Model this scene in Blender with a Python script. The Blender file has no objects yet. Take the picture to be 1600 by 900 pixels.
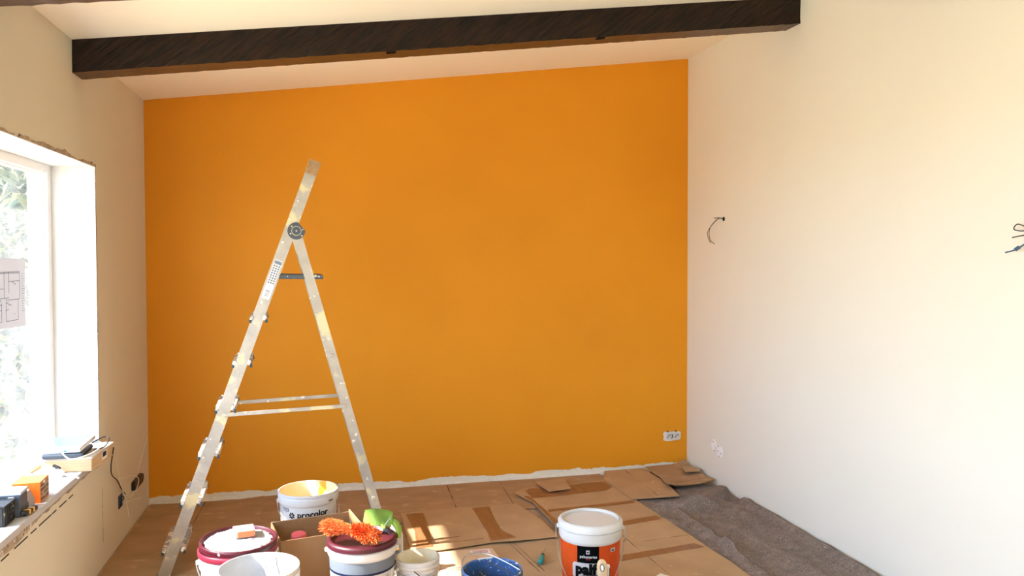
import bpy, bmesh, math, random
from mathutils import Vector, Matrix, noise
PI = math.pi
R_ = math.radians
random.seed(7)
scene = bpy.context.scene
C = scene.collection

# ------------------------------------------------------------------ camera
YAW, PITCH, ROLL, FPX, SHY = 0.2256, 0.0255, -0.0023, 1238.5, -17.06
cam_d = bpy.data.cameras.new('camera')
cam = bpy.data.objects.new('camera', cam_d); C.objects.link(cam)
cam_d.sensor_width = 36.0; cam_d.lens = FPX / 1600 * 36.0
cam_d.shift_y = SHY / 1600.0
cam_d.clip_start = 0.02; cam_d.clip_end = 500
F = Vector((math.sin(YAW)*math.cos(PITCH), math.cos(YAW)*math.cos(PITCH), -math.sin(PITCH)))
Rv = Vector((math.cos(YAW), -math.sin(YAW), 0)); Uv = Rv.cross(F)
R2 = Rv*math.cos(ROLL) + Uv*math.sin(ROLL); U2 = -Rv*math.sin(ROLL) + Uv*math.cos(ROLL)
m = Matrix((R2, U2, -F)).transposed().to_4x4(); m.translation = Vector((0, 0, 1.55))
cam.matrix_world = m
scene.camera = cam

# ------------------------------------------------------------------ light
w = bpy.data.worlds.new('sky'); scene.world = w; w.use_nodes = True
nt = w.node_tree; nt.nodes.clear()
bg = nt.nodes.new('ShaderNodeBackground'); wo = nt.nodes.new('ShaderNodeOutputWorld')
tc = nt.nodes.new('ShaderNodeTexCoord'); sx = nt.nodes.new('ShaderNodeSeparateXYZ'); rp = nt.nodes.new('ShaderNodeValToRGB')
nt.links.new(tc.outputs['Generated'], sx.inputs[0]); nt.links.new(sx.outputs['Z'], rp.inputs[0])
rp.color_ramp.elements[0].position = 0.0; rp.color_ramp.elements[0].color = (0.69, 0.86, 1.0, 1)
rp.color_ramp.elements[1].position = 0.6; rp.color_ramp.elements[1].color = (0.36, 0.60, 1.0, 1)
nt.links.new(rp.outputs[0], bg.inputs[0]); bg.inputs[1].default_value = 8.0
nt.links.new(bg.outputs[0], wo.inputs[0])
sd = bpy.data.lights.new('sun', 'SUN'); sun = bpy.data.objects.new('sun', sd); C.objects.link(sun)
sd.energy = 15.0; sd.angle = R_(0.8); sd.color = (1.0, 0.93, 0.82)
SUN = Vector((1.0, 0.14, -0.897))                     # the way the sunlight travels
sun.rotation_euler = SUN.to_track_quat('-Z', 'Y').to_euler(); sun.location = (-8, 2, 8)
def portal(name, loc, rot, sx_, sy_):
    d = bpy.data.lights.new(name, 'AREA'); d.shape = 'RECTANGLE'; d.size = sx_; d.size_y = sy_
    d.cycles.is_portal = True
    o = bpy.data.objects.new(name, d); C.objects.link(o); o.location = loc; o.rotation_euler = rot
portal('window_portal', (-1.41, 2.33, 1.28), (0, R_(-90), 0), 1.45, 3.9)
portal('added_door_portal', (-1.41, -1.2, 1.06), (0, R_(-90), 0), 2.1, 2.3)
vs = scene.view_settings
vs.view_transform = 'Standard'; vs.look = 'None'; vs.exposure = 0.52; vs.gamma = 1.0; vs.use_curve_mapping = False
scene.cycles.max_bounces = 14; scene.cycles.diffuse_bounces = 8; scene.cycles.transparent_max_bounces = 12
scene.cycles.caustics_reflective = False; scene.cycles.caustics_refractive = False

# ------------------------------------------------------------------ materials
def s2l(c):
    return tuple(((x/12.92) if x <= 0.04045 else ((x+0.055)/1.055)**2.4) for x in c)
def rgb(r, g, b): return s2l((r/255, g/255, b/255))
def mat(name, col, rough=0.6, metal=0.0, var=0.0, vscale=4.0, bump=0.0, bscale=60.0, spots=(), stretch=None, spec=0.5, trans=0.0):
    """spots: (colour, noise scale, threshold, softness)"""
    m = bpy.data.materials.new(name); m.use_nodes = True
    n = m.node_tree.nodes; l = m.node_tree.links
    b = n['Principled BSDF']; b.inputs['Roughness'].default_value = rough; b.inputs['Metallic'].default_value = metal
    b.inputs['Specular IOR Level'].default_value = spec
    if trans: b.inputs['Transmission Weight'].default_value = trans
    t = n.new('ShaderNodeTexCoord'); mp = n.new('ShaderNodeMapping'); l.new(t.outputs['Object'], mp.inputs[0])
    if stretch: mp.inputs['Scale'].default_value = stretch
    cur = None
    if var > 0:
        nz = n.new('ShaderNodeTexNoise'); nz.inputs['Scale'].default_value = vscale; nz.inputs['Detail'].default_value = 5
        l.new(mp.outputs[0], nz.inputs['Vector'])
        r = n.new('ShaderNodeValToRGB'); l.new(nz.outputs['Fac'], r.inputs[0])
        r.color_ramp.elements[0].position = 0.3; r.color_ramp.elements[1].position = 0.7
        r.color_ramp.elements[0].color = tuple(max(0, c*(1-var)) for c in col) + (1,)
        r.color_ramp.elements[1].color = tuple(min(1, c*(1+var)) for c in col) + (1,)
        cur = r.outputs[0]
    for (sc, ss, th, so) in spots:
        nz = n.new('ShaderNodeTexNoise'); nz.inputs['Scale'].default_value = ss; nz.inputs['Detail'].default_value = 3
        l.new(mp.outputs[0], nz.inputs['Vector'])
        mr = n.new('ShaderNodeMapRange'); l.new(nz.outputs['Fac'], mr.inputs[0])
        mr.inputs[1].default_value = th; mr.inputs[2].default_value = th+so
        mx = n.new('ShaderNodeMix'); mx.data_type = 'RGBA'; l.new(mr.outputs[0], mx.inputs[0])
        if cur: l.new(cur, mx.inputs[6])
        else: mx.inputs[6].default_value = col + (1,)
        mx.inputs[7].default_value = sc + (1,)
        cur = mx.outputs[2]
    if cur: l.new(cur, b.inputs['Base Color'])
    else: b.inputs['Base Color'].default_value = col + (1,)
    if bump > 0:
        nz = n.new('ShaderNodeTexNoise'); nz.inputs['Scale'].default_value = bscale; nz.inputs['Detail'].default_value = 4
        l.new(mp.outputs[0], nz.inputs['Vector'])
        bp = n.new('ShaderNodeBump'); bp.inputs['Strength'].default_value = bump; bp.inputs['Distance'].default_value = 0.01
        l.new(nz.outputs['Fac'], bp.inputs['Height']); l.new(bp.outputs[0], b.inputs['Normal'])
    return m

WHITE = rgb(240, 236, 228)
M = {}
M['plaster'] = mat('cream_paint', rgb(226, 224, 216), 0.75, var=0.015, vscale=1.2, bump=0.06, bscale=90)
M['leftwall'] = mat('beige_plaster', rgb(216, 208, 186), 0.8, var=0.02, vscale=1.4, bump=0.08, bscale=80)
M['ceiling'] = mat('ceiling_paint', rgb(250, 245, 230), 0.8, var=0.012, vscale=1.0, bump=0.04, bscale=70)
M['reveal'] = mat('reveal_plaster', rgb(208, 210, 214), 0.7, var=0.01, bump=0.03)
M['raw'] = mat('raw_plaster', rgb(176, 156, 132), 0.9, var=0.25, vscale=30, bump=0.8, bscale=120, spots=((rgb(110, 88, 70), 45, 0.60, 0.05), (rgb(225, 220, 210), 38, 0.60, 0.06)))
M['whiteplaster'] = mat('white_filler', rgb(226, 222, 214), 0.85, var=0.08, vscale=40, bump=0.5, bscale=90)
M['floor'] = mat('concrete_floor', rgb(172, 150, 126), 0.85, var=0.12, vscale=6, bump=0.2)
M['pvc'] = mat('white_pvc', rgb(243, 244, 246), 0.35)
M['card'] = mat('cardboard', rgb(178, 148, 114), 0.75, var=0.10, vscale=5, bump=0.12, bscale=35, spots=((rgb(205, 182, 152), 14, 0.66, 0.10),))
M['card2'] = mat('cardboard_dusty', rgb(166, 136, 104), 0.78, var=0.12, vscale=4, bump=0.15, bscale=30, spots=((rgb(198, 172, 140), 9, 0.60, 0.16),), stretch=(1, 2.2, 1))
M['cardin'] = mat('cardboard_box', rgb(150, 113, 76), 0.8, var=0.05, vscale=8, bump=0.1, stretch=(14, 14, 1))
M['tape'] = mat('brown_tape', rgb(140, 98, 66), 0.38, var=0.14, vscale=9, bump=0.35, bscale=40, stretch=(3, 0.6, 1))
M['dark'] = mat('black_gap', rgb(20, 16, 14), 0.9)
M['alu'] = mat('aluminium', rgb(188, 184, 176), 0.42, metal=0.75, var=0.12, vscale=14, bump=0.15, bscale=50,
               spots=((rgb(222, 214, 176), 7, 0.56, 0.06), (rgb(240, 238, 232), 26, 0.655, 0.02), (rgb(120, 96, 70), 40, 0.72, 0.02)))
M['alu_tread'] = mat('splattered_tread', rgb(176, 172, 166), 0.45, metal=0.5, var=0.1, vscale=20, bump=0.3, spots=((rgb(244, 242, 238), 22, 0.5, 0.03), (rgb(90, 80, 70), 50, 0.68, 0.02)))
M['greyplastic'] = mat('grey_plastic', rgb(72, 80, 88), 0.5, var=0.1, spots=((rgb(215, 214, 210), 45, 0.68, 0.02),))
M['teal'] = mat('dark_teal_cap', rgb(40, 66, 76), 0.5)
M['masking'] = mat('masking_tape', rgb(158, 128, 92), 0.5, var=0.2, vscale=40, bump=0.6)
M['bucket'] = mat('white_bucket', rgb(208, 208, 208), 0.32, var=0.02)
M['bucket_in'] = mat('white_bucket_inside', rgb(184, 186, 190), 0.4, var=0.03, vscale=18, spots=((rgb(222, 222, 222), 20, 0.62, 0.05),))
M['burg'] = mat('burgundy_plastic', rgb(78, 20, 35), 0.35, spots=((rgb(235, 228, 226), 40, 0.68, 0.02),))
M['burgclean'] = mat('burgundy_lid', rgb(74, 18, 32), 0.42, var=0.1, spots=((rgb(225, 215, 214), 60, 0.74, 0.02),))
M['crimson'] = mat('crimson_ring', rgb(128, 36, 56), 0.35)
M['filler'] = mat('dried_filler', rgb(178, 176, 178), 0.85, var=0.05, vscale=16, bump=0.8, bscale=26, spots=((rgb(150, 90, 110), 24, 0.655, 0.03),))
M['wire'] = mat('wire', rgb(170, 172, 172), 0.35, metal=0.85)
M['blackplastic'] = mat('black_plastic', rgb(26, 26, 28), 0.5)
M['blackcrate'] = mat('black_crate', rgb(34, 35, 36), 0.6, spots=((rgb(150, 146, 120), 60, 0.66, 0.02),))
M['navy'] = mat('navy_print', rgb(30, 48, 92), 0.5)
M['steelblue'] = mat('grey_blue_print', rgb(150, 162, 178), 0.5)
M['paper'] = mat('paper', rgb(236, 236, 238), 0.7)
M['print'] = mat('grey_print', rgb(120, 122, 130), 0.7)
M['black'] = mat('black_print', rgb(14, 14, 15), 0.85, spec=0.15)
M['orangelabel'] = mat('orange_label', rgb(244, 104, 36), 0.4, var=0.08, vscale=6)
M['redprint'] = mat('red_print', rgb(196, 40, 30), 0.5)
M['orangebox'] = mat('orange_carton', rgb(240, 116, 30), 0.45)
M['yellowpaint'] = mat('yellow_paint', rgb(244, 178, 40), 0.35, var=0.06)
M['creaminside'] = mat('cream_smear', rgb(248, 224, 176), 0.4, var=0.03, spots=((rgb(244, 166, 20), 9, 0.57, 0.05),), stretch=(1, 1, 0.5))
M['cream'] = mat('cream_plastic_inside', rgb(232, 226, 206), 0.4, var=0.03)
M['blue'] = mat('blue_bucket', rgb(44, 84, 142), 0.5, var=0.2, vscale=14, spots=((rgb(66, 74, 84), 5, 0.46, 0.14), (rgb(190, 198, 206), 95, 0.63, 0.05)))
M['bluerim'] = mat('blue_bucket_rim', rgb(70, 110, 165), 0.5, spots=((rgb(225, 228, 230), 30, 0.56, 0.03),))
M['pile'] = mat('orange_pile', rgb(226, 104, 40), 0.7, var=0.3, vscale=40)
M['lime'] = mat('lime_glove', rgb(160, 200, 92), 0.75, var=0.12, vscale=20, bump=0.4, bscale=300)
M['wood'] = mat('handle_wood', rgb(206, 178, 140), 0.5, var=0.08, vscale=8, stretch=(8, 8, 1))
M['pine'] = mat('pale_timber', rgb(206, 178, 138), 0.6, var=0.12, vscale=7, stretch=(1, 1, 9), bump=0.1)
M['tealhandle'] = mat('teal_handle', rgb(30, 150, 150), 0.35)
M['spongeo'] = mat('orange_foam', rgb(240, 128, 84), 0.8, bump=0.3, bscale=200)
M['spongew'] = mat('dusty_foam', rgb(196, 190, 184), 0.85, var=0.06, vscale=30, bump=0.3, bscale=100)
M['pink'] = mat('coral_lid', rgb(226, 92, 96), 0.4)
M['whitecable'] = mat('white_cable', rgb(236, 232, 220), 0.5)
M['blackcable'] = mat('black_cable', rgb(34, 26, 28), 0.5)
M['bluecable'] = mat('blue_cable', rgb(52, 84, 116), 0.5)
M['greycable'] = mat('grey_cable', rgb(84, 88, 86), 0.5)
M['screen'] = mat('dark_screen', rgb(96, 112, 130), 0.25)
M['greydark'] = mat('dark_grey_case', rgb(70, 78, 88), 0.5)
M['greymid'] = mat('grey_case', rgb(150, 154, 158), 0.5)
M['yellow'] = mat('yellow_grip', rgb(226, 168, 40), 0.5)
M['whitewood'] = mat('white_painted_wood', rgb(240, 234, 222), 0.5)
M['terrace'] = mat('terrace_tiles', rgb(226, 200, 156), 0.8, var=0.08, vscale=3)
M['hedge'] = mat('hedge_leaf', rgb(88, 96, 60), 0.6, var=0.35, vscale=6)
M['straw'] = mat('dry_grass', rgb(132, 126, 92), 0.7, var=0.3, vscale=9)
M['roof'] = mat('eave_boards', rgb(190, 180, 165), 0.8)

# orange wall: paint above a ragged unpainted foot
def orange_wall_mat():
    m = bpy.data.materials.new('ochre_orange_paint'); m.use_nodes = True
    n = m.node_tree.nodes; l = m.node_tree.links; b = n['Principled BSDF']
    b.inputs['Roughness'].default_value = 0.62; b.inputs['Specular IOR Level'].default_value = 0.35
    t = n.new('ShaderNodeTexCoord'); s = n.new('ShaderNodeSeparateXYZ'); l.new(t.outputs['Object'], s.inputs[0])
    nz = n.new('ShaderNodeTexNoise'); nz.inputs['Scale'].default_value = 0.9; nz.inputs['Detail'].default_value = 3; l.new(t.outputs['Object'], nz.inputs['Vector'])
    r = n.new('ShaderNodeValToRGB'); l.new(nz.outputs['Fac'], r.inputs[0])
    r.color_ramp.elements[0].position = .35; r.color_ramp.elements[1].position = .65
    r.color_ramp.elements[0].color = rgb(220, 143, 16) + (1,); r.color_ramp.elements[1].color = rgb(227, 150, 20) + (1,)
    e = n.new('ShaderNodeTexNoise'); e.inputs['Scale'].default_value = 3.0; e.inputs['Detail'].default_value = 7; e.inputs['Roughness'].default_value = .62
    l.new(t.outputs['Object'], e.inputs['Vector'])
    a = n.new('ShaderNodeMath'); a.operation = 'MULTIPLY_ADD'; l.new(e.outputs['Fac'], a.inputs[0]); a.inputs[1].default_value = -0.11; l.new(s.outputs['Z'], a.inputs[2])
    g = n.new('ShaderNodeMapRange'); l.new(a.outputs[0], g.inputs[0]); g.inputs[1].default_value = -0.012; g.inputs[2].default_value = -0.009
    mx = n.new('ShaderNodeMix'); mx.data_type = 'RGBA'; l.new(g.outputs[0], mx.inputs[0])
    mx.inputs[6].default_value = rgb(232, 224, 210) + (1,); l.new(r.outputs[0], mx.inputs[7]); l.new(mx.outputs[2], b.inputs['Base Color'])
    bz = n.new('ShaderNodeTexNoise'); bz.inputs['Scale'].default_value = 110; l.new(t.outputs['Object'], bz.inputs['Vector'])
    bp = n.new('ShaderNodeBump'); bp.inputs['Strength'].default_value = .07; bp.inputs['Distance'].default_value = .01
    l.new(bz.outputs['Fac'], bp.inputs['Height']); l.new(bp.outputs[0], b.inputs['Normal'])
    return m
M['orange'] = orange_wall_mat()

def beam_mat(name, c1, c2, rough):
    m = bpy.data.materials.new(name); m.use_nodes = True
    n = m.node_tree.nodes; l = m.node_tree.links; b = n['Principled BSDF']; b.inputs['Roughness'].default_value = rough
    b.inputs['Specular IOR Level'].default_value = 0.3
    t = n.new('ShaderNodeTexCoord'); mp = n.new('ShaderNodeMapping'); l.new(t.outputs['Object'], mp.inputs[0])
    mp.inputs['Rotation'].default_value = (0, R_(38), 0)
    m2 = n.new('ShaderNodeMapping'); l.new(mp.outputs[0], m2.inputs[0]); m2.inputs['Scale'].default_value = (4, 6, 42); mp = m2
    nz = n.new('ShaderNodeTexNoise'); nz.inputs['Scale'].default_value = 1.6; nz.inputs['Detail'].default_value = 5; l.new(mp.outputs[0], nz.inputs['Vector'])
    r = n.new('ShaderNodeValToRGB'); l.new(nz.outputs['Fac'], r.inputs[0])
    r.color_ramp.elements[0].position = .38; r.color_ramp.elements[1].position = .72
    r.color_ramp.elements[0].color = c1 + (1,); r.color_ramp.elements[1].color = c2 + (1,)
    l.new(r.outputs[0], b.inputs['Base Color'])
    bp = n.new('ShaderNodeBump'); bp.inputs['Strength'].default_value = 1.0; bp.inputs['Distance'].default_value = .02
    l.new(nz.outputs['Fac'], bp.inputs['Height']); l.new(bp.outputs[0], b.inputs['Normal'])
    return m
M['beam'] = beam_mat('dark_stained_timber', rgb(16, 9, 5), rgb(52, 32, 18), 0.5)
M['beamunder'] = mat('beam_underside', rgb(84, 56, 30), 0.42, var=0.35, vscale=10, stretch=(0.5, 5, 5), bump=0.4)

def glass_mat():
    m = bpy.data.materials.new('dusty_glass'); m.use_nodes = True
    n = m.node_tree.nodes; l = m.node_tree.links; n.clear()
    o = n.new('ShaderNodeOutputMaterial'); tr = n.new('ShaderNodeBsdfTransparent'); gl = n.new('ShaderNodeBsdfGlossy'); gl.inputs['Roughness'].default_value = 0.02
    lw = n.new('ShaderNodeLayerWeight'); lw.inputs[0].default_value = .5
    pw = n.new('ShaderNodeMath'); pw.operation = 'POWER'; l.new(lw.outputs['Facing'], pw.inputs[0]); pw.inputs[1].default_value = 4.0
    fr = n.new('ShaderNodeMath'); fr.operation = 'MULTIPLY_ADD'; l.new(pw.outputs[0], fr.inputs[0]); fr.inputs[1].default_value = .14; fr.inputs[2].default_value = .015
    df = n.new('ShaderNodeBsdfTranslucent'); df.inputs[0].default_value = (0.9, 0.92, 0.93, 1)
    t = n.new('ShaderNodeTexCoord'); nz = n.new('ShaderNodeTexNoise'); nz.inputs['Scale'].default_value = 9; nz.inputs['Detail'].default_value = 6
    l.new(t.outputs['Object'], nz.inputs['Vector'])
    mr = n.new('ShaderNodeMapRange'); l.new(nz.outputs['Fac'], mr.inputs[0]); mr.inputs[1].default_value = .3; mr.inputs[2].default_value = .8; mr.inputs[3].default_value = .02; mr.inputs[4].default_value = .075
    m1 = n.new('ShaderNodeMixShader'); l.new(mr.outputs[0], m1.inputs[0]); l.new(tr.outputs[0], m1.inputs[1]); l.new(df.outputs[0], m1.inputs[2])
    m2 = n.new('ShaderNodeMixShader'); l.new(fr.outputs[0], m2.inputs[0]); l.new(m1.outputs[0], m2.inputs[1]); l.new(gl.outputs[0], m2.inputs[2])
    l.new(m2.outputs[0], o.inputs[0])
    return m
M['glass'] = glass_mat()
def film_mat(name, alpha, col):
    m = bpy.data.materials.new(name); m.use_nodes = True
    n = m.node_tree.nodes; l = m.node_tree.links; b = n['Principled BSDF']
    tr = n.new('ShaderNodeBsdfTransparent'); mx = n.new('ShaderNodeMixShader'); mx.inputs[0].default_value = alpha
    b.inputs['Base Color'].default_value = col + (1,); b.inputs['Roughness'].default_value = .2
    l.new(tr.outputs[0], mx.inputs[1]); l.new(b.outputs[0], mx.inputs[2]); l.new(mx.outputs[0], n['Material Output'].inputs[0])
    return m
M['bag'] = film_mat('clear_plastic_film', 0.45, rgb(235, 238, 240))
def sheet_paper():
    m = bpy.data.materials.new('thin_paper'); m.use_nodes = True
    n = m.node_tree.nodes; l = m.node_tree.links; b = n['Principled BSDF']; b.inputs['Base Color'].default_value = (.45, .45, .52, 1); b.inputs['Roughness'].default_value = .8
    tl = n.new('ShaderNodeBsdfTranslucent'); tl.inputs[0].default_value = (.8, .8, .86, 1)
    mx = n.new('ShaderNodeMixShader'); mx.inputs[0].default_value = .05
    l.new(b.outputs[0], mx.inputs[1]); l.new(tl.outputs[0], mx.inputs[2]); l.new(mx.outputs[0], n['Material Output'].inputs[0])
    return m
M['thinpaper'] = sheet_paper()
def felt_mat():
    m = mat('grey_felt', rgb(134, 122, 116), 0.95, var=0.25, vscale=22, bump=0.9, bscale=160,
            spots=((rgb(92, 82, 80), 150, 0.56, 0.06), (rgb(160, 142, 126), 190, 0.60, 0.05), (rgb(214, 210, 210), 110, 0.68, 0.02)))
    return m
M['felt'] = felt_mat()

# ------------------------------------------------------------------ helpers
def link_mesh(name, bm, m, parent=None, smooth=False, loc=None):
    me = bpy.data.meshes.new(name); bm.normal_update(); bm.to_mesh(me); bm.free()
    o = bpy.data.objects.new(name, me); C.objects.link(o)
    if m is not None:
        for mm in (m if isinstance(m, (list, tuple)) else [m]): me.materials.append(mm)
    if smooth:
        for p in me.polygons: p.use_smooth = True
        try: me.set_sharp_from_angle(angle=R_(38))
        except Exception: pass
    if parent is not None: o.parent = parent
    if loc is not None: o.location = loc
    return o
def thing(name, label, cat, loc=(0, 0, 0), rotz=0.0, group=None):
    o = bpy.data.objects.new(name, None); C.objects.link(o); o.empty_display_size = 0.05
    o.location = loc; o.rotation_euler = (0, 0, rotz); tag(o, label, cat, group); return o
def tag(o, label, cat, group=None):
    o['label'] = label; o['category'] = cat
    if group: o['group'] = group
    return o
def struct(name, bm, m, parent=None, smooth=False):
    o = link_mesh(name, bm, m, parent, smooth)
    if parent is None: o['kind'] = 'structure'
    return o
def box(bm, c, s, rot=None, bev=0.0):
    r = bmesh.ops.create_cube(bm, size=1.0)
    mt = Matrix.Translation(Vector(c)) @ (rot.to_4x4() if rot is not None else Matrix.Identity(4)) @ Matrix.Diagonal((s[0], s[1], s[2], 1))
    bmesh.ops.transform(bm, matrix=mt, verts=r['verts'])
    if bev > 0:
        es = list({e for v in r['verts'] for e in v.link_edges})
        bmesh.ops.bevel(bm, geom=es, offset=bev, segments=2, affect='EDGES', profile=0.5)
    return bm
def B(c, s, rot=None, bev=0.0):
    return box(bmesh.new(), c, s, rot, bev)
def rng(bm, x0, x1, y0, y1, z0, z1, bev=0): return box(bm, ((x0+x1)/2, (y0+y1)/2, (z0+z1)/2), (x1-x0, y1-y0, z1-z0), None, bev)
def tube(bm, pts, r, seg=8, taper=None, caps=True):
    pts = [Vector(p) for p in pts]; rings = []
    up = Vector((0, 0, 1)); prev = None
    for i, p in enumerate(pts):
        d = (pts[min(i+1, len(pts)-1)] - pts[max(i-1, 0)]).normalized()
        if prev is None:
            a = d.cross(up)
            if a.length < 1e-3: a = d.cross(Vector((1, 0, 0)))
        else: a = prev - d*prev.dot(d)
        a.normalize(); prev = a; b = d.cross(a)
        rr = r if taper is None else r*taper[i]
        rings.append([bm.verts.new(p + (a*math.cos(t) + b*math.sin(t))*rr) for t in [2*PI*k/seg for k in range(seg)]])
    for A_, B_ in zip(rings[:-1], rings[1:]):
        for k in range(seg): bm.faces.new((A_[k], A_[(k+1) % seg], B_[(k+1) % seg], B_[k]))
    if caps:
        bm.faces.new(rings[0][::-1]); bm.faces.new(rings[-1])
    return bm
def T(pts, r, seg=8, taper=None): return tube(bmesh.new(), pts, r, seg, taper)
def lathe(bm, prof, seg=48, c=(0, 0, 0), mi=None):
    rings = []
    for (r, z) in prof:
        if r < 1e-5: rings.append([bm.verts.new((c[0], c[1], c[2]+z))])
        else: rings.append([bm.verts.new((c[0]+r*math.cos(2*PI*k/seg), c[1]+r*math.sin(2*PI*k/seg), c[2]+z)) for k in range(seg)])
    for A_, B_ in zip(rings[:-1], rings[1:]):
        for k in range(seg):
            k2 = (k+1) % seg
            if len(A_) == 1 and len(B_) == 1: continue
            if len(A_) == 1: bm.faces.new((A_[0], B_[k2], B_[k]))
            elif len(B_) == 1: bm.faces.new((A_[k], A_[k2], B_[0]))
            else: bm.faces.new((A_[k], A_[k2], B_[k2], B_[k]))
    return bm
def L(prof, seg=48, c=(0, 0, 0)): return lathe(bmesh.new(), prof, seg, c)
def prism(bm, poly, z0, z1):
    a = [bm.verts.new((x, y, z0)) for x, y in poly]; b = [bm.verts.new((x, y, z1)) for x, y in poly]
    n = len(poly); bm.faces.new(a[::-1]); bm.faces.new(b)
    for i in range(n): bm.faces.new((a[i], a[(i+1) % n], b[(i+1) % n], b[i]))
    return bm
def spline(pts, n=10):
    """Catmull-Rom through pts"""
    P = [Vector(p) for p in pts]; P = [P[0]*2-P[1]] + P + [P[-1]*2-P[-2]]; out = []
    for i in range(1, len(P)-2):
        for k in range(n):
            t = k/n
            out.append(0.5*((2*P[i]) + (P[i+1]-P[i-1])*t + (2*P[i-1]-5*P[i]+4*P[i+1]-P[i+2])*t*t + (3*P[i]-P[i-1]-3*P[i+1]+P[i+2])*t**3))
    out.append(P[-2]); return out
def slab(poly, cell, hfun, thick, z0, jitter=0.0):
    """thin sheet from a polygon, cut in cells, lifted by hfun(x,y); corners of the outline may be jittered"""
    pts = []
    n = len(poly)
    for i in range(n):
        a = Vector(poly[i]); b = Vector(poly[(i+1) % n]); k = max(1, int((b-a).length/max(cell, 0.05)))
        nrm = Vector((-(b-a).y, (b-a).x)).normalized() if (b-a).length > 0 else Vector((0, 0))
        for j in range(k):
            p = a + (b-a)*j/k
            if j > 0 and jitter: p = p + nrm*jitter*noise.noise(Vector((p.x*14, p.y*14, 3.1)))
            pts.append((p.x, p.y))
    bm = bmesh.new(); f = bm.faces.new([bm.verts.new((x, y, 0)) for x, y in pts])
    xs = [p[0] for p in pts]; ys = [p[1] for p in pts]
    x = math.floor(min(xs)/cell)*cell
    while x < max(xs):
        bmesh.ops.bisect_plane(bm, geom=bm.verts[:]+bm.edges[:]+bm.faces[:], plane_co=(x, 0, 0), plane_no=(1, 0, 0)); x += cell
    y = math.floor(min(ys)/cell)*cell
    while y < max(ys):
        bmesh.ops.bisect_plane(bm, geom=bm.verts[:]+bm.edges[:]+bm.faces[:], plane_co=(0, y, 0), plane_no=(0, 1, 0)); y += cell
    bmesh.ops.recalc_face_normals(bm, faces=bm.faces)
    if bm.faces and sum(f.normal.z for f in bm.faces) < 0: bmesh.ops.reverse_faces(bm, faces=bm.faces)
    r = bmesh.ops.extrude_face_region(bm, geom=bm.faces[:])
    top = {v for v in r['geom'] if isinstance(v, bmesh.types.BMVert)}
    for v in bm.verts:
        h = hfun(v.co.x, v.co.y); v.co.z = z0 + h + (thick if v in top else 0)
    bmesh.ops.recalc_face_normals(bm, faces=bm.faces)
    return bm
def text_bm(s, size, bold=0.0, depth=0.0006, mapf=None, align='CENTER', sp=1.0):
    cu = bpy.data.curves.new('t', 'FONT'); cu.body = s; cu.size = size; cu.offset = bold; cu.align_x = align; cu.resolution_u = 3; cu.space_character = sp
    o = bpy.data.objects.new('t', cu); C.objects.link(o)
    bpy.context.view_layer.update()
    me = bpy.data.meshes.new_from_object(o.evaluated_get(bpy.context.evaluated_depsgraph_get()))
    bpy.data.objects.remove(o); bpy.data.curves.remove(cu)
    bm = bmesh.new(); bm.from_mesh(me); bpy.data.meshes.remove(me)
    if depth:
        r = bmesh.ops.extrude_face_region(bm, geom=bm.faces[:])
        for v in r['geom']:
            if isinstance(v, bmesh.types.BMVert): v.co.z += depth
    if mapf:
        for v in bm.verts: v.co = mapf(v.co)
    bmesh.ops.recalc_face_normals(bm, faces=bm.faces)
    return bm
def gn(x, y, s=1.0, o=0.0): return noise.noise(Vector((x*s, y*s, o)))

# ------------------------------------------------------------------ room
LX, RX, BY, NY = -1.1206, 2.5338, 5.333, -2.6
HL, HR = 2.528, 2.9773
def ztop(x): return HL + (x-LX)*(HR-HL)/(RX-LX)
W0, W1, ZS, ZT = 0.40, 4.256, 0.575, 1.998       # window opening
FX = -1.315                                      # inner face of the window frame
struct('floor', rng(bmesh.new(), LX-.3, RX+.3, NY-.2, BY+.2, -0.12, 0), M['floor'])
bm = bmesh.new()
v = [bm.verts.new(p) for p in [(LX-.3, BY, -.1), (RX+.3, BY, -.1), (RX+.3, BY, ztop(RX+.3)+.1), (LX-.3, BY, ztop(LX-.3)+.1)]]
f = bm.faces.new(v); r = bmesh.ops.extrude_face_region(bm, geom=[f])
for q in r['geom']:
    if isinstance(q, bmesh.types.BMVert): q.co.y += .2
bmesh.ops.recalc_face_normals(bm, faces=bm.faces)
struct('wall_back', bm, M['orange'])
struct('wall_right', rng(bmesh.new(), RX, RX+.2, NY-.2, BY, -.1, 3.1), M['plaster'])
bm = bmesh.new()
WX = LX-.3
D0, D1, DT = -2.4, -.1, 2.12                      # unseen glazed door, added to bring more daylight into the room
rng(bm, WX, LX, D1, BY, -.1, ZS-.03); rng(bm, WX, LX, W0, BY, ZT, 2.7)
rng(bm, WX, LX, W1, BY, ZS-.03, ZT); rng(bm, WX, LX, D1, W0, ZS-.03, 2.7)
rng(bm, WX, LX, D0, D1, DT, 2.7); rng(bm, WX, LX, NY-.2, D0, -.1, 2.7); rng(bm, WX, LX, D0, D1, -.1, 0)
struct('wall_left', bm, M['leftwall'])
struct('wall_rear', rng(bmesh.new(), LX-.3, RX+.2, NY-.2, NY, -.1, 3.1), M['plaster'])
bm = bmesh.new()
v = [bm.verts.new(p) for p in [(LX-.32, NY-.2, ztop(LX-.32)), (RX+.22, NY-.2, ztop(RX+.22)), (RX+.22, BY+.2, ztop(RX+.22)), (LX-.32, BY+.2, ztop(LX-.32))]]
f = bm.faces.new(v); r = bmesh.ops.extrude_face_region(bm, geom=[f])
for q in r['geom']:
    if isinstance(q, bmesh.types.BMVert): q.co.z += .2
bmesh.ops.recalc_face_normals(bm, faces=bm.faces)
struct('ceiling', bm, M['ceiling'])

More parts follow.
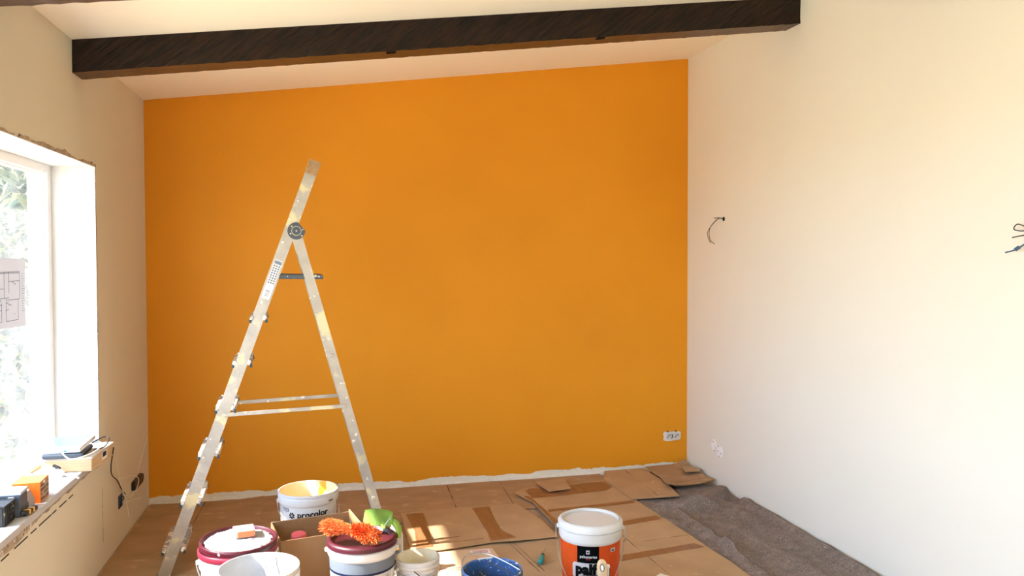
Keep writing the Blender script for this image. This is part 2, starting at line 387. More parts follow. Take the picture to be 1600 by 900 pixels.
bm = bmesh.new()
for y in (D0, (D0+D1)/2-.04, D1-.08): rng(bm, LX-.26, LX-.19, y, y+.08, 0, DT)
rng(bm, LX-.255, LX-.195, D0+.08, D1-.08, DT-.08, DT-.001); rng(bm, LX-.255, LX-.195, D0+.08, D1-.08, .001, .08)
dr = struct('added_door', bm, M['pvc'])
link_mesh('pane', rng(bmesh.new(), LX-.228, LX-.224, D0+.08, D1-.08, .08, DT-.08), M['glass'], dr)
# beams that follow the slope of the ceiling
def beam(Y0, idx, label):
    t = thing('ceiling_beam', label, 'beam', (LX, Y0, HL-.147), 0, 'dark timber beams across the ceiling')
    sl = math.atan2(HR-HL, RX-LX); ln = (RX-LX)
    bm = bmesh.new(); nx, nz = 170, 9; dy = .144
    prof = [(0, 0, j/nz) for j in range(nz+1)]
    grid = []
    for i in range(nx+1):
        x = ln*i/nx; row = []
        for j in range(nz+1):
            z = .147*j/nz
            d = 0.004*noise.noise(Vector((x*3+idx*9, z*10, 0))) + 0.0045*max(0, noise.noise(Vector(((x+z*1.1)*26+idx*5, (z-x)*4, 2))))
            edge = 1.0 if 0 < j < nz else 0.4
            zz = z + (0.0035*noise.noise(Vector((x*18, idx, 5))) if j == 0 else 0) + x*math.tan(sl)
            row.append(bm.verts.new((x, d*edge, zz)))
        grid.append(row)
    for i in range(nx):
        for j in range(nz): bm.faces.new((grid[i][j], grid[i+1][j], grid[i+1][j+1], grid[i][j+1]))
    back = [[bm.verts.new((ln*i/nx, dy + .003*noise.noise(Vector((i*.4, 7, idx))), z + ln*i/nx*math.tan(sl))) for z in (.003*noise.noise(Vector((i*.5, 1, idx))), .147)] for i in range(nx+1)]
    under = []
    for i in range(nx):
        fb = bm.faces.new((grid[i][0], back[i][0], back[i+1][0], grid[i+1][0])); fb.material_index = 1
        bm.faces.new((back[i][0], back[i][1], back[i+1][1], back[i+1][0]))
        bm.faces.new((grid[i][nz], grid[i+1][nz], back[i+1][1], back[i][1]))
    bm.faces.new([grid[0][j] for j in range(nz, -1, -1)] + [back[0][0], back[0][1]])
    bm.faces.new([grid[nx][j] for j in range(nz+1)] + [back[nx][1], back[nx][0]])
    bmesh.ops.recalc_face_normals(bm, faces=bm.faces)
    link_mesh('timber', bm, [M['beam'], M['beamunder']], t)
    for x in (1.42, 2.50):
        link_mesh('mortise_slot', B((x, .018, .0015 + x*math.tan(sl)), (.045, .03, .014), Matrix.Rotation(-sl, 3, 'Y')), M['black'], t)
    return t
beam(3.929, 1, 'long dark timber ceiling beam in full view above the orange wall')
beam(2.836, 2, 'dark ceiling beam just showing at the top left corner, nearer than the full one')
beam(1.75, 3, 'dark ceiling beam overhead out of view, third from the orange wall')

# window recess lining, sill, ragged plaster round it
bm = bmesh.new(); rng(bm, FX, LX+.001, W0, W1, ZT-.004, ZT+.002)
struct('trim_1', bm, M['reveal'])
struct('trim_2', rng(bmesh.new(), FX, LX+.001, W1-.004, W1+.002, ZS, ZT), M['reveal'])
bm = bmesh.new(); rng(bm, FX-.07, LX+.012, W0, W1, ZS-.028, ZS, .003)
struct('window_sill', bm, mat('sill_board', rgb(190, 189, 190), 0.55, var=.04, vscale=10, spots=((rgb(180, 168, 150), 12, .62, .1),)))
def ragged(name, p0, p1, wdir, width, push, n=70, seed=0, m=None, gap=0.0):
    """irregular thin strip of rough plaster between p0 and p1"""
    bm = bmesh.new(); p0 = Vector(p0); p1 = Vector(p1); wdir = Vector(wdir); push = Vector(push); last = None
    for i in range(n+1):
        t = i/n; p = p0.lerp(p1, t)
        a = width*max(0.0, .45 + .8*noise.noise(Vector((t*7, seed, 0))) + .35*noise.noise(Vector((t*31, seed, 1))))
        b = .15*width*noise.noise(Vector((t*60, seed, 4)))
        q = p + wdir*(a+.001); o_ = p - wdir*(.001) + wdir*b*0
        cur = [bm.verts.new(o_), bm.verts.new(o_+push), bm.verts.new(q+push*.8), bm.verts.new(q)]
        if last:
            for k in range(4): bm.faces.new((last[k], last[(k+1) % 4], cur[(k+1) % 4], cur[k]))
        else: bm.faces.new(cur)
        last = cur
    bm.faces.new(last[::-1]); bmesh.ops.recalc_face_normals(bm, faces=bm.faces)
    return struct(name, bm, m or M['raw'])
ragged('trim_3', (LX, 2.9, ZT), (LX, W1+.012, ZT), (0, 0, 1), .024, (.0035, 0, 0), 140, 3)
ragged('trim_4', (LX, W1, ZT), (LX, W1, ZS), (0, 1, 0), .014, (.0025, 0, 0), 90, 9)
ragged('trim_5', (LX, 1.2, ZS-.028), (LX, W1, ZS-.028), (0, 0, -1), .040, (.0045, 0, 0), 260, 5)
bm = bmesh.new()                                  # hairline crack below the sill
for y0, y1 in ((3.05, 3.12), (3.17, 3.30), (3.33, 3.39), (3.42, 3.56), (3.57, 3.62), (3.66, 3.75), (3.78, 3.84)): rng(bm, LX-.002, LX+.0012, y0, y1, .497, .502)
struct('trim_6', bm, M['dark'])
bm = bmesh.new(); rng(bm, LX-.002, LX+.0012, 4.30, 4.303, .12, .40); struct('trim_7', bm, M['raw'])
# plaster fillet where the orange wall meets the floor
bm = bmesh.new(); n = 180; last = None
for i in range(n+1):
    x = LX + (RX-LX)*i/n
    h_ = .016 + .014*noise.noise(Vector((x*5, 0, 0))) + .008*noise.noise(Vector((x*24, 1, 0))); d_ = .022 + .014*noise.noise(Vector((x*7, 3, 0))) + .006*noise.noise(Vector((x*31, 3, 0)))
    cur = [bm.verts.new((x, BY, 0)), bm.verts.new((x, BY-.002, max(.004, h_))), bm.verts.new((x, BY-d_*.5, max(.003, h_*.6))), bm.verts.new((x, BY-d_, 0))]
    if last:
        for k in range(3): bm.faces.new((last[k], last[k+1], cur[k+1], cur[k]))
    last = cur
struct('baseboard_back', bm, M['whiteplaster'], smooth=True)

# window: frame, mullion, pane
wn = bpy.data.objects.new('window_1', None); C.objects.link(wn); wn['kind'] = 'structure'; wn.location = (FX, 2.65, ZS)
def wb(y0, y1, z0, z1, x0=-.07, x1=0, bev=.004): return rng(bmesh.new(), x0, x1, y0-2.65, y1-2.65, z0-ZS, z1-ZS, bev)
bm = bmesh.new()
for a in ((W1-.055, W1, ZS, ZT), (W0, W0+.055, ZS, ZT), (W0+.055, W1-.055, ZT-.045, ZT), (W0+.055, W1-.055, ZS, ZS+.05)):
    y0, y1, z0, z1 = a; rng(bm, -.07, 0, y0-2.65, y1-2.65, z0-ZS, z1-ZS, .004)
for a in ((W1-.062, W1-.0551, ZS+.051, ZT-.046), (W0+.06, W1-.0625, ZT-.052, ZT-.0451), (W0+.06, W1-.0625, ZS+.0501, ZS+.057)):
    y0, y1, z0, z1 = a; rng(bm, -.05, -.018, y0-2.65, y1-2.65, z0-ZS, z1-ZS, .002)
link_mesh('window_frame', bm, M['pvc'], wn)
link_mesh('mullion', wb(2.35, 2.43, ZS+.05, ZT-.045), M['pvc'], wn)
link_mesh('pane', rng(bmesh.new(), -.036, -.032, 2.43-2.65, W1-.055-2.65, .05, ZT-.045-ZS), M['glass'], wn)
link_mesh('pane', rng(bmesh.new(), -.036, -.032, W0+.055-2.65, 2.35-2.65, .05, ZT-.045-ZS), M['glass'], wn)
link_mesh('timber_strip', wb(1.2, W1-.01, ZS, ZS+.012, .0, .03, .001), M['pine'], wn)

# ------------------------------------------------------------------ outside
struct('ground', rng(bmesh.new(), -40, 40, -40, 40, -.30, -.17), M['terrace'])
bm = bmesh.new(); rng(bm, -2.0, -1.3, -3, 6, 2.35, 2.45)
struct('roof_overhang', bm, M['roof'])
bm = bmesh.new(); rnd = random.Random(3)
for i in range(26000):                             # leafy hedge beyond the terrace
    x = rnd.uniform(-5.5, -1.2); y = rnd.uniform(6.7, 8.6) + .15*math.sin(x*2); z = rnd.uniform(-.17, 2.5)
    a = rnd.uniform(0, 2*PI); ln = rnd.uniform(.10, .30); wd = rnd.uniform(.012, .03); up = rnd.uniform(.1, 1.2)
    d = Vector((math.cos(a), math.sin(a), up)).normalized(); s_ = d.cross(Vector((rnd.uniform(-1, 1), rnd.uniform(-1, 1), .2))).normalized()*wd
    p = Vector((x, y, z)); q = p + d*ln*.5 + Vector((0, 0, .01)); e = p + d*ln - Vector((0, 0, .03))
    v = [bm.verts.new(p), bm.verts.new(q+s_), bm.verts.new(e), bm.verts.new(q-s_)]; f = bm.faces.new(v); f.material_index = rnd.choice((0, 0, 1))
hd = link_mesh('hedge', bm, [M['hedge'], M['straw']]); tag(hd, 'sunlit green hedge with dry stems outside beyond the window', 'hedge'); hd['kind'] = 'stuff'

bm = rng(bmesh.new(), -12, -1.42, 9.6, 9.8, -.17, 2.6)
struct('wall_sky_block', bm, mat('sky_block_grey', rgb(84, 86, 70), .9, var=.2, vscale=3))  # added behind the hedge to shut out the bright sky in its gaps
# white wooden folding chair on the terrace
TL, TR = Vector((-1.916, 5.407, .62)), Vector((-1.616, 5.002, .62))
sd_ = (TR-TL); cw = sd_.length; sdn = sd_.normalized(); nn = Vector((.80, .593, 0)).normalized()
ch = thing('folding_chair', 'white wooden folding chair standing outside the window', 'chair', ((TL+TR)/2).to_tuple()[:2] + (-.17,), math.atan2(sdn.y, sdn.x))
# local: x along the chair's width, y = horizontal towards its back (sign checked below)
ysign = 1.0 if Matrix.Rotation(math.atan2(sdn.y, sdn.x), 3, 'Z') @ Vector((0, 1, 0)) @ nn > 0 else -1.0
def chp(x, d, z): return Vector((x, ysign*d, z))
for s in (-1, 1):
    a = chp(s*cw/2, .05, .80); b = chp(s*cw/2, -.50, .0); dirv = (b-a)
    rot = dirv.to_track_quat('Z', 'X').to_matrix()
    link_mesh('back_post', B((a+b)/2, (.045, .025, dirv.length), rot, .004), M['whitewood'], ch)
    a = chp(s*(cw/2-.03), -.42, .43); b = chp(s*(cw/2-.03), .02, 0); dirv = (b-a); rot = dirv.to_track_quat('Z', 'X').to_matrix()
    link_mesh('leg', B((a+b)/2, (.042, .022, dirv.length), rot, .004), M['whitewood'], ch)
link_mesh('backrest', B(chp(0, 0.005, .72), (cw, .018, .13), Matrix.Rotation(ysign*R_(-34), 3, 'X'), .004), M['whitewood'], ch)
for k in range(6): link_mesh('seat_slat', B(chp(0, -.09-.062*k, .44), (cw-.08, .05, .018), None, .003), M['whitewood'], ch)
link_mesh('rung', B(chp(0, -.36, .16), (cw, .03, .02), None, .003), M['whitewood'], ch)

# floor plan taped to the glass
t = thing('floor_plan', 'printed floor plan sheet fixed to the window pane', 'drawing', (FX-.036, 3.78, 1.40))
bm = bmesh.new(); bmesh.ops.create_grid(bm, x_segments=8, y_segments=6, size=.5)
bmesh.ops.transform(bm, matrix=Matrix.Rotation(R_(-1.5), 4, 'X') @ Matrix(((0, 0, 1, 0), (.42, 0, 0, 0), (0, .30, 0, 0), (0, 0, 0, 1))), verts=bm.verts)
for v in bm.verts: v.co.x = .006 + .004*gn(v.co.y, v.co.z, 7)
link_mesh('sheet', bm, M['thinpaper'], t)
bm = bmesh.new()
def seg2(y0, z0, y1, z1, w_=.0022): 
    c = ((y0+y1)/2, (z0+z1)/2); box(bm, (.0125, c[0], c[1]), (.0005, max(abs(y1-y0), w_), max(abs(z1-z0), w_)))
for s in ((-.15, .09, .12, .09), (-.15, .085, .12, .085), (.12, .09, .12, -.03), (-.05, .09, -.05, -.02), (-.15, -.02, .0, -.02), (-.15, .02, -.05, .02), (0, .09, 0, .0), (.0, -.03, .12, -.03),
          (-.03, -.02, -.03, -.12), (.10, -.03, .10, -.12), (-.03, -.12, .10, -.12), (-.15, -.12, -.08, -.12), (-.08, -.12, -.08, -.04), (-.15, -.07, -.08, -.07), (.02, .05, .12, .05), (-.11, .09, -.11, .02)): seg2(*s)
rnd = random.Random(4)
for k in range(16): z = .08-.011*k; seg2(.145, z, .145+rnd.uniform(.015, .035), z, .0016)
for k in range(14): y = rnd.uniform(-.14, .1); z = rnd.uniform(-.1, .07); seg2(y, z, y+rnd.uniform(.008, .02), z, .003)
link_mesh('plan_lines', bm, mat('plan_ink', rgb(70, 62, 84), .7), t)

# ------------------------------------------------------------------ items on the window sill
t = thing('cardboard_box', 'flat brown cardboard box with a barcode sticker lying on the far end of the sill', 'box', (-1.155, 4.09, ZS), R_(-3))
link_mesh('carton', B((0, 0, .028), (.19, .30, .056), None, .003), M['pine'], t)
bm = B((.0, 0, .060), (.20, .31, .012), None, .005)
for v in bm.verts: v.co.z += .003*gn(v.co.x, v.co.y, 14)
link_mesh('carton_lid', bm, mat('worn_carton_lid', rgb(200, 186, 172), .7, var=.1, vscale=12), t)
link_mesh('barcode_sticker', B((.0965, .02, .036), (.0015, .07, .04)), M['paper'], t)
bm = bmesh.new(); rnd = random.Random(2); y = -.006
while y < .046: wv = rnd.choice((.0015, .003, .002)); box(bm, (.0978, y, .040), (.0006, wv, .022)); y += wv+rnd.choice((.0015, .003))
link_mesh('barcode', bm, M['black'], t)
ZB = ZS+.068
t = thing('router', 'thin black device underneath the white tablet on the cardboard box', 'device', (-1.19, 4.015, ZB), R_(2))
link_mesh('case', B((0, 0, .011), (.17, .19, .022), None, .007), M['greydark'], t)
link_mesh('vent_band', B((0.0, 0, .011), (.173, .17, .006)), M['black'], t)
t = thing('tablet', 'white framed tablet with a dark screen lying tilted on top of the sill stack', 'tablet', (-1.2, 4.02, ZB+.029), R_(-3))
t.rotation_euler = (R_(6), R_(-2), R_(-5))
link_mesh('body', B((0, 0, .014), (.20, .19, .024), None, .009), M['bucket'], t)
link_mesh('display', B((-.004, .012, .0265), (.165, .145, .0012)), M['screen'], t)
link_mesh('blue_mark', B((.035, -.0955, .014), (.012, .001, .007)), mat('blue_dot', rgb(40, 130, 220), .5), t)
o = link_mesh('charging_cable', T(spline([(-1.30, 4.02, ZB+.02), (-1.285, 3.98, ZB+.075), (-1.25, 3.92, ZB+.085), (-1.19, 3.89, ZB+.05), (-1.14, 3.875, ZB+.008), (-1.08, 3.90, ZB+.014), (-1.055, 4.00, ZB+.02), (-1.07, 4.08, ZB+.035)], 8), .0032, 7), M['whitecable'])
tag(o, 'white cable looped over the tablet on the window sill', 'cable')
o = link_mesh('device_cable', T(spline([(-1.10, 4.07, ZB+.035), (-1.06, 4.12, ZB+.05), (-1.035, 4.10, ZB+.045), (-1.04, 4.04, ZB+.02), (-1.08, 4.02, ZB+.012)], 8), .0028, 7), M['blackcable'])
tag(o, 'short black cable curling at the right corner of the tablet', 'cable')
# orange carton
t = thing('orange_carton', 'small orange carton with a printed brown end on the window sill', 'box', (-1.182, 3.525, ZS), R_(3))
link_mesh('carton', B((0, 0, .042), (.098, .12, .084), None, .001), M['orangebox'], t)
link_mesh('printed_end', B((.0495, 0, .042), (.001, .108, .074)), mat('carton_end_print', rgb(168, 138, 112), .6), t)
bm = bmesh.new(); rnd = random.Random(12)
for i in range(5):
    for j in range(4):
        if rnd.random() < .75: box(bm, (.0503, -.042+.021*i, .014+.018*j), (.0006, rnd.uniform(.008, .018), rnd.uniform(.005, .012)))
link_mesh('print', bm, M['blackplastic'], t)
link_mesh('white_sticker', B((.0505, -.01, .075), (.0007, .022, .012)), M['paper'], t)
# grey charger, black cases, yellow tool
t = thing('grey_case', 'rounded light grey plastic case in front of the orange carton', 'case', (-1.193, 3.418, ZS), R_(2))
bm = bmesh.new(); prof = [(-.05, 0), (.05, 0), (.048, .03), (.032, .062), (.0, .078), (-.05, .078)]
vv = [[bm.verts.new((x, y, z)) for x, z in prof] for y in (-.035, .035)]
bm.faces.new(vv[0][::-1]); bm.faces.new(vv[1])
for k in range(6): bm.faces.new((vv[0][k], vv[0][(k+1) % 6], vv[1][(k+1) % 6], vv[1][k]))
bmesh.ops.recalc_face_normals(bm, faces=bm.faces); link_mesh('shell', bm, M['greymid'], t)
link_mesh('slot', B((.02, -.0355, .034), (.008, .002, .04)), M['black'], t); link_mesh('foot', B((.0, -.0355, .008), (.025, .002, .014)), M['black'], t)
t = thing('tool_case', 'dark grey tool case with a pale blue lid beside the grey case', 'case', (-1.203, 3.333, ZS), R_(3))
link_mesh('body', B((0, 0, .042), (.12, .085, .084), None, .004), M['greydark'], t)
link_mesh('lid', B((0, 0, .090), (.126, .090, .012), None, .003), mat('pale_lid', rgb(176, 186, 204), .4), t)
link_mesh('latch', B((.03, -.046, .07), (.02, .004, .02), None, .001), M['greymid'], t)
t = thing('black_crate', 'small black ribbed plastic crate nearest the camera on the sill', 'crate', (-1.213, 3.232, ZS))
link_mesh('body', B((0, 0, .036), (.115, .095, .072), None, .003), M['blackcrate'], t)
for k in range(7): link_mesh('rib', B((-.048+.016*k, -.0485, .038), (.006, .004, .058)), M['blackcrate'], t)
for k in range(5): link_mesh('rib', B((.0585, -.036+.018*k, .038), (.004, .006, .058)), M['blackcrate'], t)
link_mesh('rim', B((0, 0, .074), (.122, .102, .007), None, .002), M['blackplastic'], t)
t = thing('utility_knife', 'black tool with yellow bands lying beside the black crate', 'knife', (-1.125, 3.335, ZS+.012), R_(80))
link_mesh('handle', B((0, 0, 0), (.085, .022, .018), None, .005), M['blackplastic'], t)
for k in (-1, 1): link_mesh('grip_band', B((k*.014, 0, 0), (.014, .0235, .0195), None, .003), M['yellow'], t)
t = thing('remote_control', 'flat black remote lying behind the cases against the window frame', 'remote', (-1.285, 3.38, ZS+.065), R_(75))
link_mesh('body', B((0, 0, 0), (.12, .035, .014), None, .004), M['blackplastic'], t)
for k in range(5): link_mesh('button', B((-.045+.022*k, 0, .0075), (.012, .02, .003), None, .001), M['greymid'], t)
link_mesh('mount', B((0, 0, -.034), (.09, .03, .055), None, .003), M['greymid'], t)
# crumpled clear bag, tape ring, clip
bm = bmesh.new(); bmesh.ops.create_icosphere(bm, subdivisions=4, radius=1)
for v in bm.verts:
    k = 1 + .45*noise.noise(v.co*2.3) + .25*noise.noise(v.co*6)
    v.co = Vector((v.co.x*.062*k, v.co.y*.11*k, max(-.98, v.co.z)*.03*k))
mn = min(v.co.z for v in bm.verts)
for v in bm.verts: v.co.z -= mn
o = link_mesh('plastic_bag', bm, M['bag'], None, False, (-1.20, 3.70, ZS+.001)); tag(o, 'crumpled clear plastic bag on the sill behind the orange carton', 'bag')
o = link_mesh('tape_ring', L([(.030, -.012), (.042, -.012), (.042, .012), (.030, .012), (.030, -.012)], 32), film_mat('clear_tape', .6, rgb(236, 232, 228)), None, True, (-1.272, 3.84, ZS+.057))
o.rotation_euler = (R_(72), R_(10), R_(25)); tag(o, 'roll of clear tape standing against the window frame', 'tape roll')
t = thing('spring_clip', 'small black clip with a white tag before the cardboard box', 'clip', (-1.20, 3.885, ZS+.035), R_(-20))
link_mesh('jaw', B((0, 0, .008), (.03, .012, .01), Matrix.Rotation(R_(20), 3, 'Y'), .002), M['blackplastic'], t)
link_mesh('jaw', B((.006, 0, -.002), (.03, .012, .008), Matrix.Rotation(R_(-15), 3, 'Y'), .002), M['blackplastic'], t)
link_mesh('paper_tag', B((.01, -.02, -.016), (.06, .012, .028), Matrix.Rotation(R_(25), 3, 'Y')), M['paper'], t)
o = link_mesh('cable_end', T(spline([(-1.17, 3.88, ZS+.006), (-1.12, 3.85, ZS+.004), (-1.095, 3.84, ZS-.004)], 6), .004, 7), M['whitecable'])
tag(o, 'end of a white cable poking over the sill edge under the cardboard box', 'cable')

# ------------------------------------------------------------------ electrics in the walls
t = thing('junction_box', 'black rounded junction box set in the left wall near the orange corner', 'junction box', (LX, 5.0, .235))
bm = bmesh.new()
pts = [(.115*c_, .027*s_) for c_, s_ in [(-1, -.75), (-.85, -1), (.75, -1), (.95, -.6), (1, 0), (.95, .6), (.8, 1), (-.85, 1), (-1, .75)]]
for x0, x1, sc in ((-.0, .02, 1),):
    a = [bm.verts.new((x0, y, z)) for y, z in pts]; b = [bm.verts.new((x1, y*.96, z*.94)) for y, z in pts]; n = len(pts)
    bm.faces.new(a); bm.faces.new(b[::-1])
    for i in range(n): bm.faces.new((a[i], a[(i+1) % n], b[(i+1) % n], b[i]))
bmesh.ops.recalc_face_normals(bm, faces=bm.faces); link_mesh('cover', bm, M['blackplastic'], t)
o = ragged('trim_8', (LX, 4.90, .200), (LX, 5.10, .200), (0, 0, -1), .04, (.003, 0, 0), 40, 14, M['whiteplaster'])
t = thing('wall_box', 'square black socket box with loose wires in the left wall below the sill', 'socket box', (LX, 4.63, .232))
bm = bmesh.new()
for a in ((-.034, -.028, -.034, .034), (.028, .034, -.034, .034), (-.034, .034, -.034, -.028), (-.034, .034, .028, .034), (-.003, .003, -.03, .03)): rng(bm, .0, .006, a[0], a[1], a[2], a[3])
link_mesh('rim', bm, M['greydark'], t); link_mesh('recess', rng(bmesh.new(), -.0, .0015, -.033, .033, -.033, .033), M['black'], t)
for k in range(3): link_mesh('wire', T(spline([(.004, -.015+.012*k, -.01), (.022, -.01+.01*k, .015), (.012, .004*k, .03)], 5), .0022, 6), [M['bluecable'], M['greycable'], M['whitecable']][k], t)
def cable(pts, r, m, label): o = link_mesh('hanging_cable', T(spline(pts, 8), r, 6), m); tag(o, label, 'cable', 'loose cables hanging on the left wall'); return o
cable([(LX+.085, 4.18, ZS+.05), (LX+.035, 4.33, .50), (LX+.016, 4.42, .43), (LX+.02, 4.50, .38), (LX+.012, 4.62, .30), (LX+.012, 4.70, .25)], .003, M['blackcable'], 'black cable hanging from the sill box down to the socket box')
cable([(LX+.09, 4.235, ZS+.04), (LX+.045, 4.40, .55), (LX+.018, 4.52, .44), (LX+.014, 4.60, .33), (LX+.02, 4.68, .22), (LX+.03, 4.70, .12)], .0024, M['whitecable'], 'long white cable hanging from the sill across the socket box')
cable([(LX+.016, 4.50, .385), (LX+.012, 4.70, .34), (LX+.012, 4.86, .31), (LX+.025, 4.95, .265), (LX+.024, 4.90, .22), (LX+.012, 4.80, .20)], .0024, M['whitecable'], 'white cable curving over to the rounded junction box')
cable([(LX+.008, 4.70, .20), (LX+.03, 4.82, .185), (LX+.035, 4.95, .15), (LX+.03, 5.0, .11)], .0028, M['whitecable'], 'short thin white cable arching right from the socket box')
o = ragged('trim_9', (LX, 5.05, .275), (LX, 5.30, .42), (0, -.5, .85), .05, (.003, 0, 0), 50, 21, M['whiteplaster'])
# socket patches by the right-hand corner
t = thing('socket_box', 'roughly filled double socket box at the foot of the orange wall', 'socket', (2.415, BY, .245))
bm = bmesh.new(); rnd = random.Random(5); pts = []
for k in range(26):
    a = 2*PI*k/26; cx_, cz_ = math.cos(a), math.sin(a); pw = .35
    pts.append((.068*math.copysign(abs(cx_)**pw, cx_)*(1+rnd.uniform(-.06, .06)), .034*math.copysign(abs(cz_)**pw, cz_)*(1+rnd.uniform(-.08, .08))))
a = [bm.verts.new((x, 0, z)) for x, z in pts]; b = [bm.verts.new((x*.95, -.010, z*.93)) for x, z in pts]; bm.faces.new(a); bm.faces.new(b[::-1])
for i in range(26): bm.faces.new((a[i], a[(i+1) % 26], b[(i+1) % 26], b[i]))
bmesh.ops.recalc_face_normals(bm, faces=bm.faces); link_mesh('filler_plate', bm, M['whiteplaster'], t)
for cx_ in (-.028, .032):
    bm = bmesh.new(); lathe(bm, [(.023, 0), (.025, 0), (.025, .004), (.020, .004), (.020, 0)], 24); bmesh.ops.rotate(bm, verts=bm.verts, matrix=Matrix.Rotation(R_(90), 3, 'X'))
    link_mesh('box_ring', bm, M['bucket'], t, False, (cx_, -.0095, 0))
    bm = bmesh.new(); tube(bm, spline([(cx_-.012, -.012, -.012), (cx_-.004, -.02, .006), (cx_+.01, -.016, .012)], 4), .0025, 6)
    link_mesh('wire', bm, M['greycable'], t)
for cx_ in (-.035, .028): link_mesh('screw', B((cx_, -.006, .036), (.008, .012, .006)), M['black'], t)
link_mesh('wire', T(spline([(-.008, -.011, -.016), (-.004, -.022, .0), (-.006, -.014, .016)], 4), .003, 6), M['blackcable'], t)
t = thing('patched_socket', 'white filled socket holes low on the right wall', 'socket', (RX, 4.865, .255))
for (y, z, r_, sd__) in ((.045, .014, .038, 1), (-.035, -.012, .040, 2)):
    bm = bmesh.new(); cen = bm.verts.new((-.004, y, z)); ring = []; ring2 = []
    for k in range(20):
        a = 2*PI*k/20; rr = r_*(1+.25*noise.noise(Vector((math.cos(a), math.sin(a), sd__*3))))
        ring.append(bm.verts.new((-.004, y+rr*math.cos(a)*.92, z+rr*math.sin(a)*.92))); ring2.append(bm.verts.new((.0005, y+rr*math.cos(a), z+rr*math.sin(a))))
    for k in range(20):
        bm.faces.new((cen, ring[k], ring[(k+1) % 20])); bm.faces.new((ring[k], ring2[k], ring2[(k+1) % 20], ring[(k+1) % 20]))
    link_mesh('filler_patch', bm, mat('filler_patch_%d' % sd__, rgb(242, 242, 244), .85, bump=.6, bscale=90, spots=((rgb(110, 108, 110), 75, .66, .03),)), t)
for (y, z) in ((.05, .036), (.02, .0), (-.02, .02), (-.06, -.02), (.04, -.024), (-.03, -.045), (-.01, -.014)): link_mesh('hole', B((-.0042, y, z), (.001, .008, .007)), M['greycable'], t)
t = thing('lamp_wires', 'dark wires hanging from a small hole high on the right wall near the corner', 'wires', (RX, 4.79, 1.797))
bm = L([(0, 0), (.014, 0), (.014, .003), (0, .003)], 16); bmesh.ops.rotate(bm, verts=bm.verts, matrix=Matrix.Rotation(R_(-90), 3, 'Y')); link_mesh('hole', bm, M['black'], t)
link_mesh('wire', T(spline([(0, 0, 0), (-.035, .02, .0), (-.055, .09, -.06), (-.05, .10, -.13), (-.045, .045, -.165)], 7), .0026, 6), M['greycable'], t)
link_mesh('wire', T(spline([(0, .004, .004), (-.03, .03, -.002), (-.06, .10, -.07), (-.055, .115, -.12), (-.05, .085, -.16)], 7), .0022, 6), M['greycable'], t)
link_mesh('wire', T(spline([(0, -.004, 0), (-.025, .03, .008), (-.045, .05, .006)], 5), .0024, 6), M['blackcable'], t)
t = thing('lamp_wires', 'blue and black wires sticking out at the right edge of the photo', 'wires', (RX, 2.46, 1.64))
link_mesh('wire', T(spline([(0, -.05, .0), (-.02, -.03, .012), (-.03, .005, .028), (-.03, .023, .010), (-.02, -.0, .002), (-.01, -.03, .006)], 6), .0022, 6), M['blackcable'], t)
link_mesh('wire', T(spline([(0, -.05, -.01), (-.03, -.01, -.016), (-.04, .02, -.022)], 6), .0028, 6), M['greycable'], t)
link_mesh('wire', T(spline([(0, -.06, -.01), (-.02, -.02, -.045), (-.035, .012, -.068), (-.045, .045, -.078)], 6), .003, 6), M['bluecable'], t)
link_mesh('connector', T([(-.028, .0, -.058), (-.034, .012, -.068)], .007, 8), M['bluecable'], t)

# ------------------------------------------------------------------ floor covering
G = 'cardboard sheets laid over the floor'
def lay(name, label, poly, z0, m, thick=.004, cell=.12, amp=.003, seed=0.0, jit=.006, curl=None):
    cx_ = sum(p[0] for p in poly)/len(poly); cy_ = sum(p[1] for p in poly)/len(poly)
    def h(x, y):
        k = amp*(1+gn(x+cx_, y+cy_, 3.5, seed))*.8
        if curl:
            for (px_, py_, r_, hh) in curl:
                d = math.hypot(x+cx_-px_, y+cy_-py_)
                if d < r_: k += hh*(1-d/r_)**2
        return k
    bm = slab([(x-cx_, y-cy_) for x, y in poly], cell, h, thick, 0, jit)
    o = link_mesh(name, bm, m, None, False, (cx_, cy_, z0)); tag(o, label, 'cardboard', G); o['cx'] = cx_; o['cy'] = cy_
    return o, h, cx_, cy_
def strip(par, poly, name='tape', m=None, lift=.0006, thick=.0006, zt=.004):
    o, h, cx_, cy_ = par
    bm = slab([(x-cx_, y-cy_) for x, y in poly], .06, lambda x, y: h(x, y) + lift*(1+.6*gn(x*9, y*2, 4)), thick, zt, .004)
    return link_mesh(name, bm, m or M['tape'], o)
G = 'cardboard sheets laid over the floor'
# bottom layer, along the left wall and under the ladder
A1 = lay('cardboard_sheet', 'large dusty cardboard sheet along the left wall under the ladder', [(-1.108, 5.30), (-.42, 5.29), (-.40, 4.62), (-.47, 3.0), (-1.10, 3.0)], .000, M['card2'], seed=1, curl=[(-.42, 5.29, .2, .012)])
A2 = lay('cardboard_sheet', 'dusty cardboard sheet against the orange wall behind the open white bucket', [(-.43, 5.30), (.75, 5.285), (.77, 4.90), (.76, 4.60), (-.40, 4.55)], .006, M['card2'], seed=2)
A3 = lay('cardboard_sheet', 'cardboard sheet against the middle of the orange wall', [(.73, 5.29), (1.85, 5.30), (1.86, 4.70), (.74, 4.66)], .0045, M['card2'], seed=3)
A4 = lay('cardboard_sheet', 'cardboard sheet mostly hidden below the crowd of buckets', [(-.46, 4.60), (.46, 4.62), (.52, 3.9), (.50, 3.0), (-.48, 3.0)], .0, M['card2'], seed=4)
Hs = lay('cardboard_sheet', 'creased cardboard sheet in front of the long dark joint, under the screwdriver', [(.52, 4.16), (1.30, 4.19), (1.50, 4.1), (1.52, 3.0), (.50, 3.0)], .0, M['card'], seed=5)
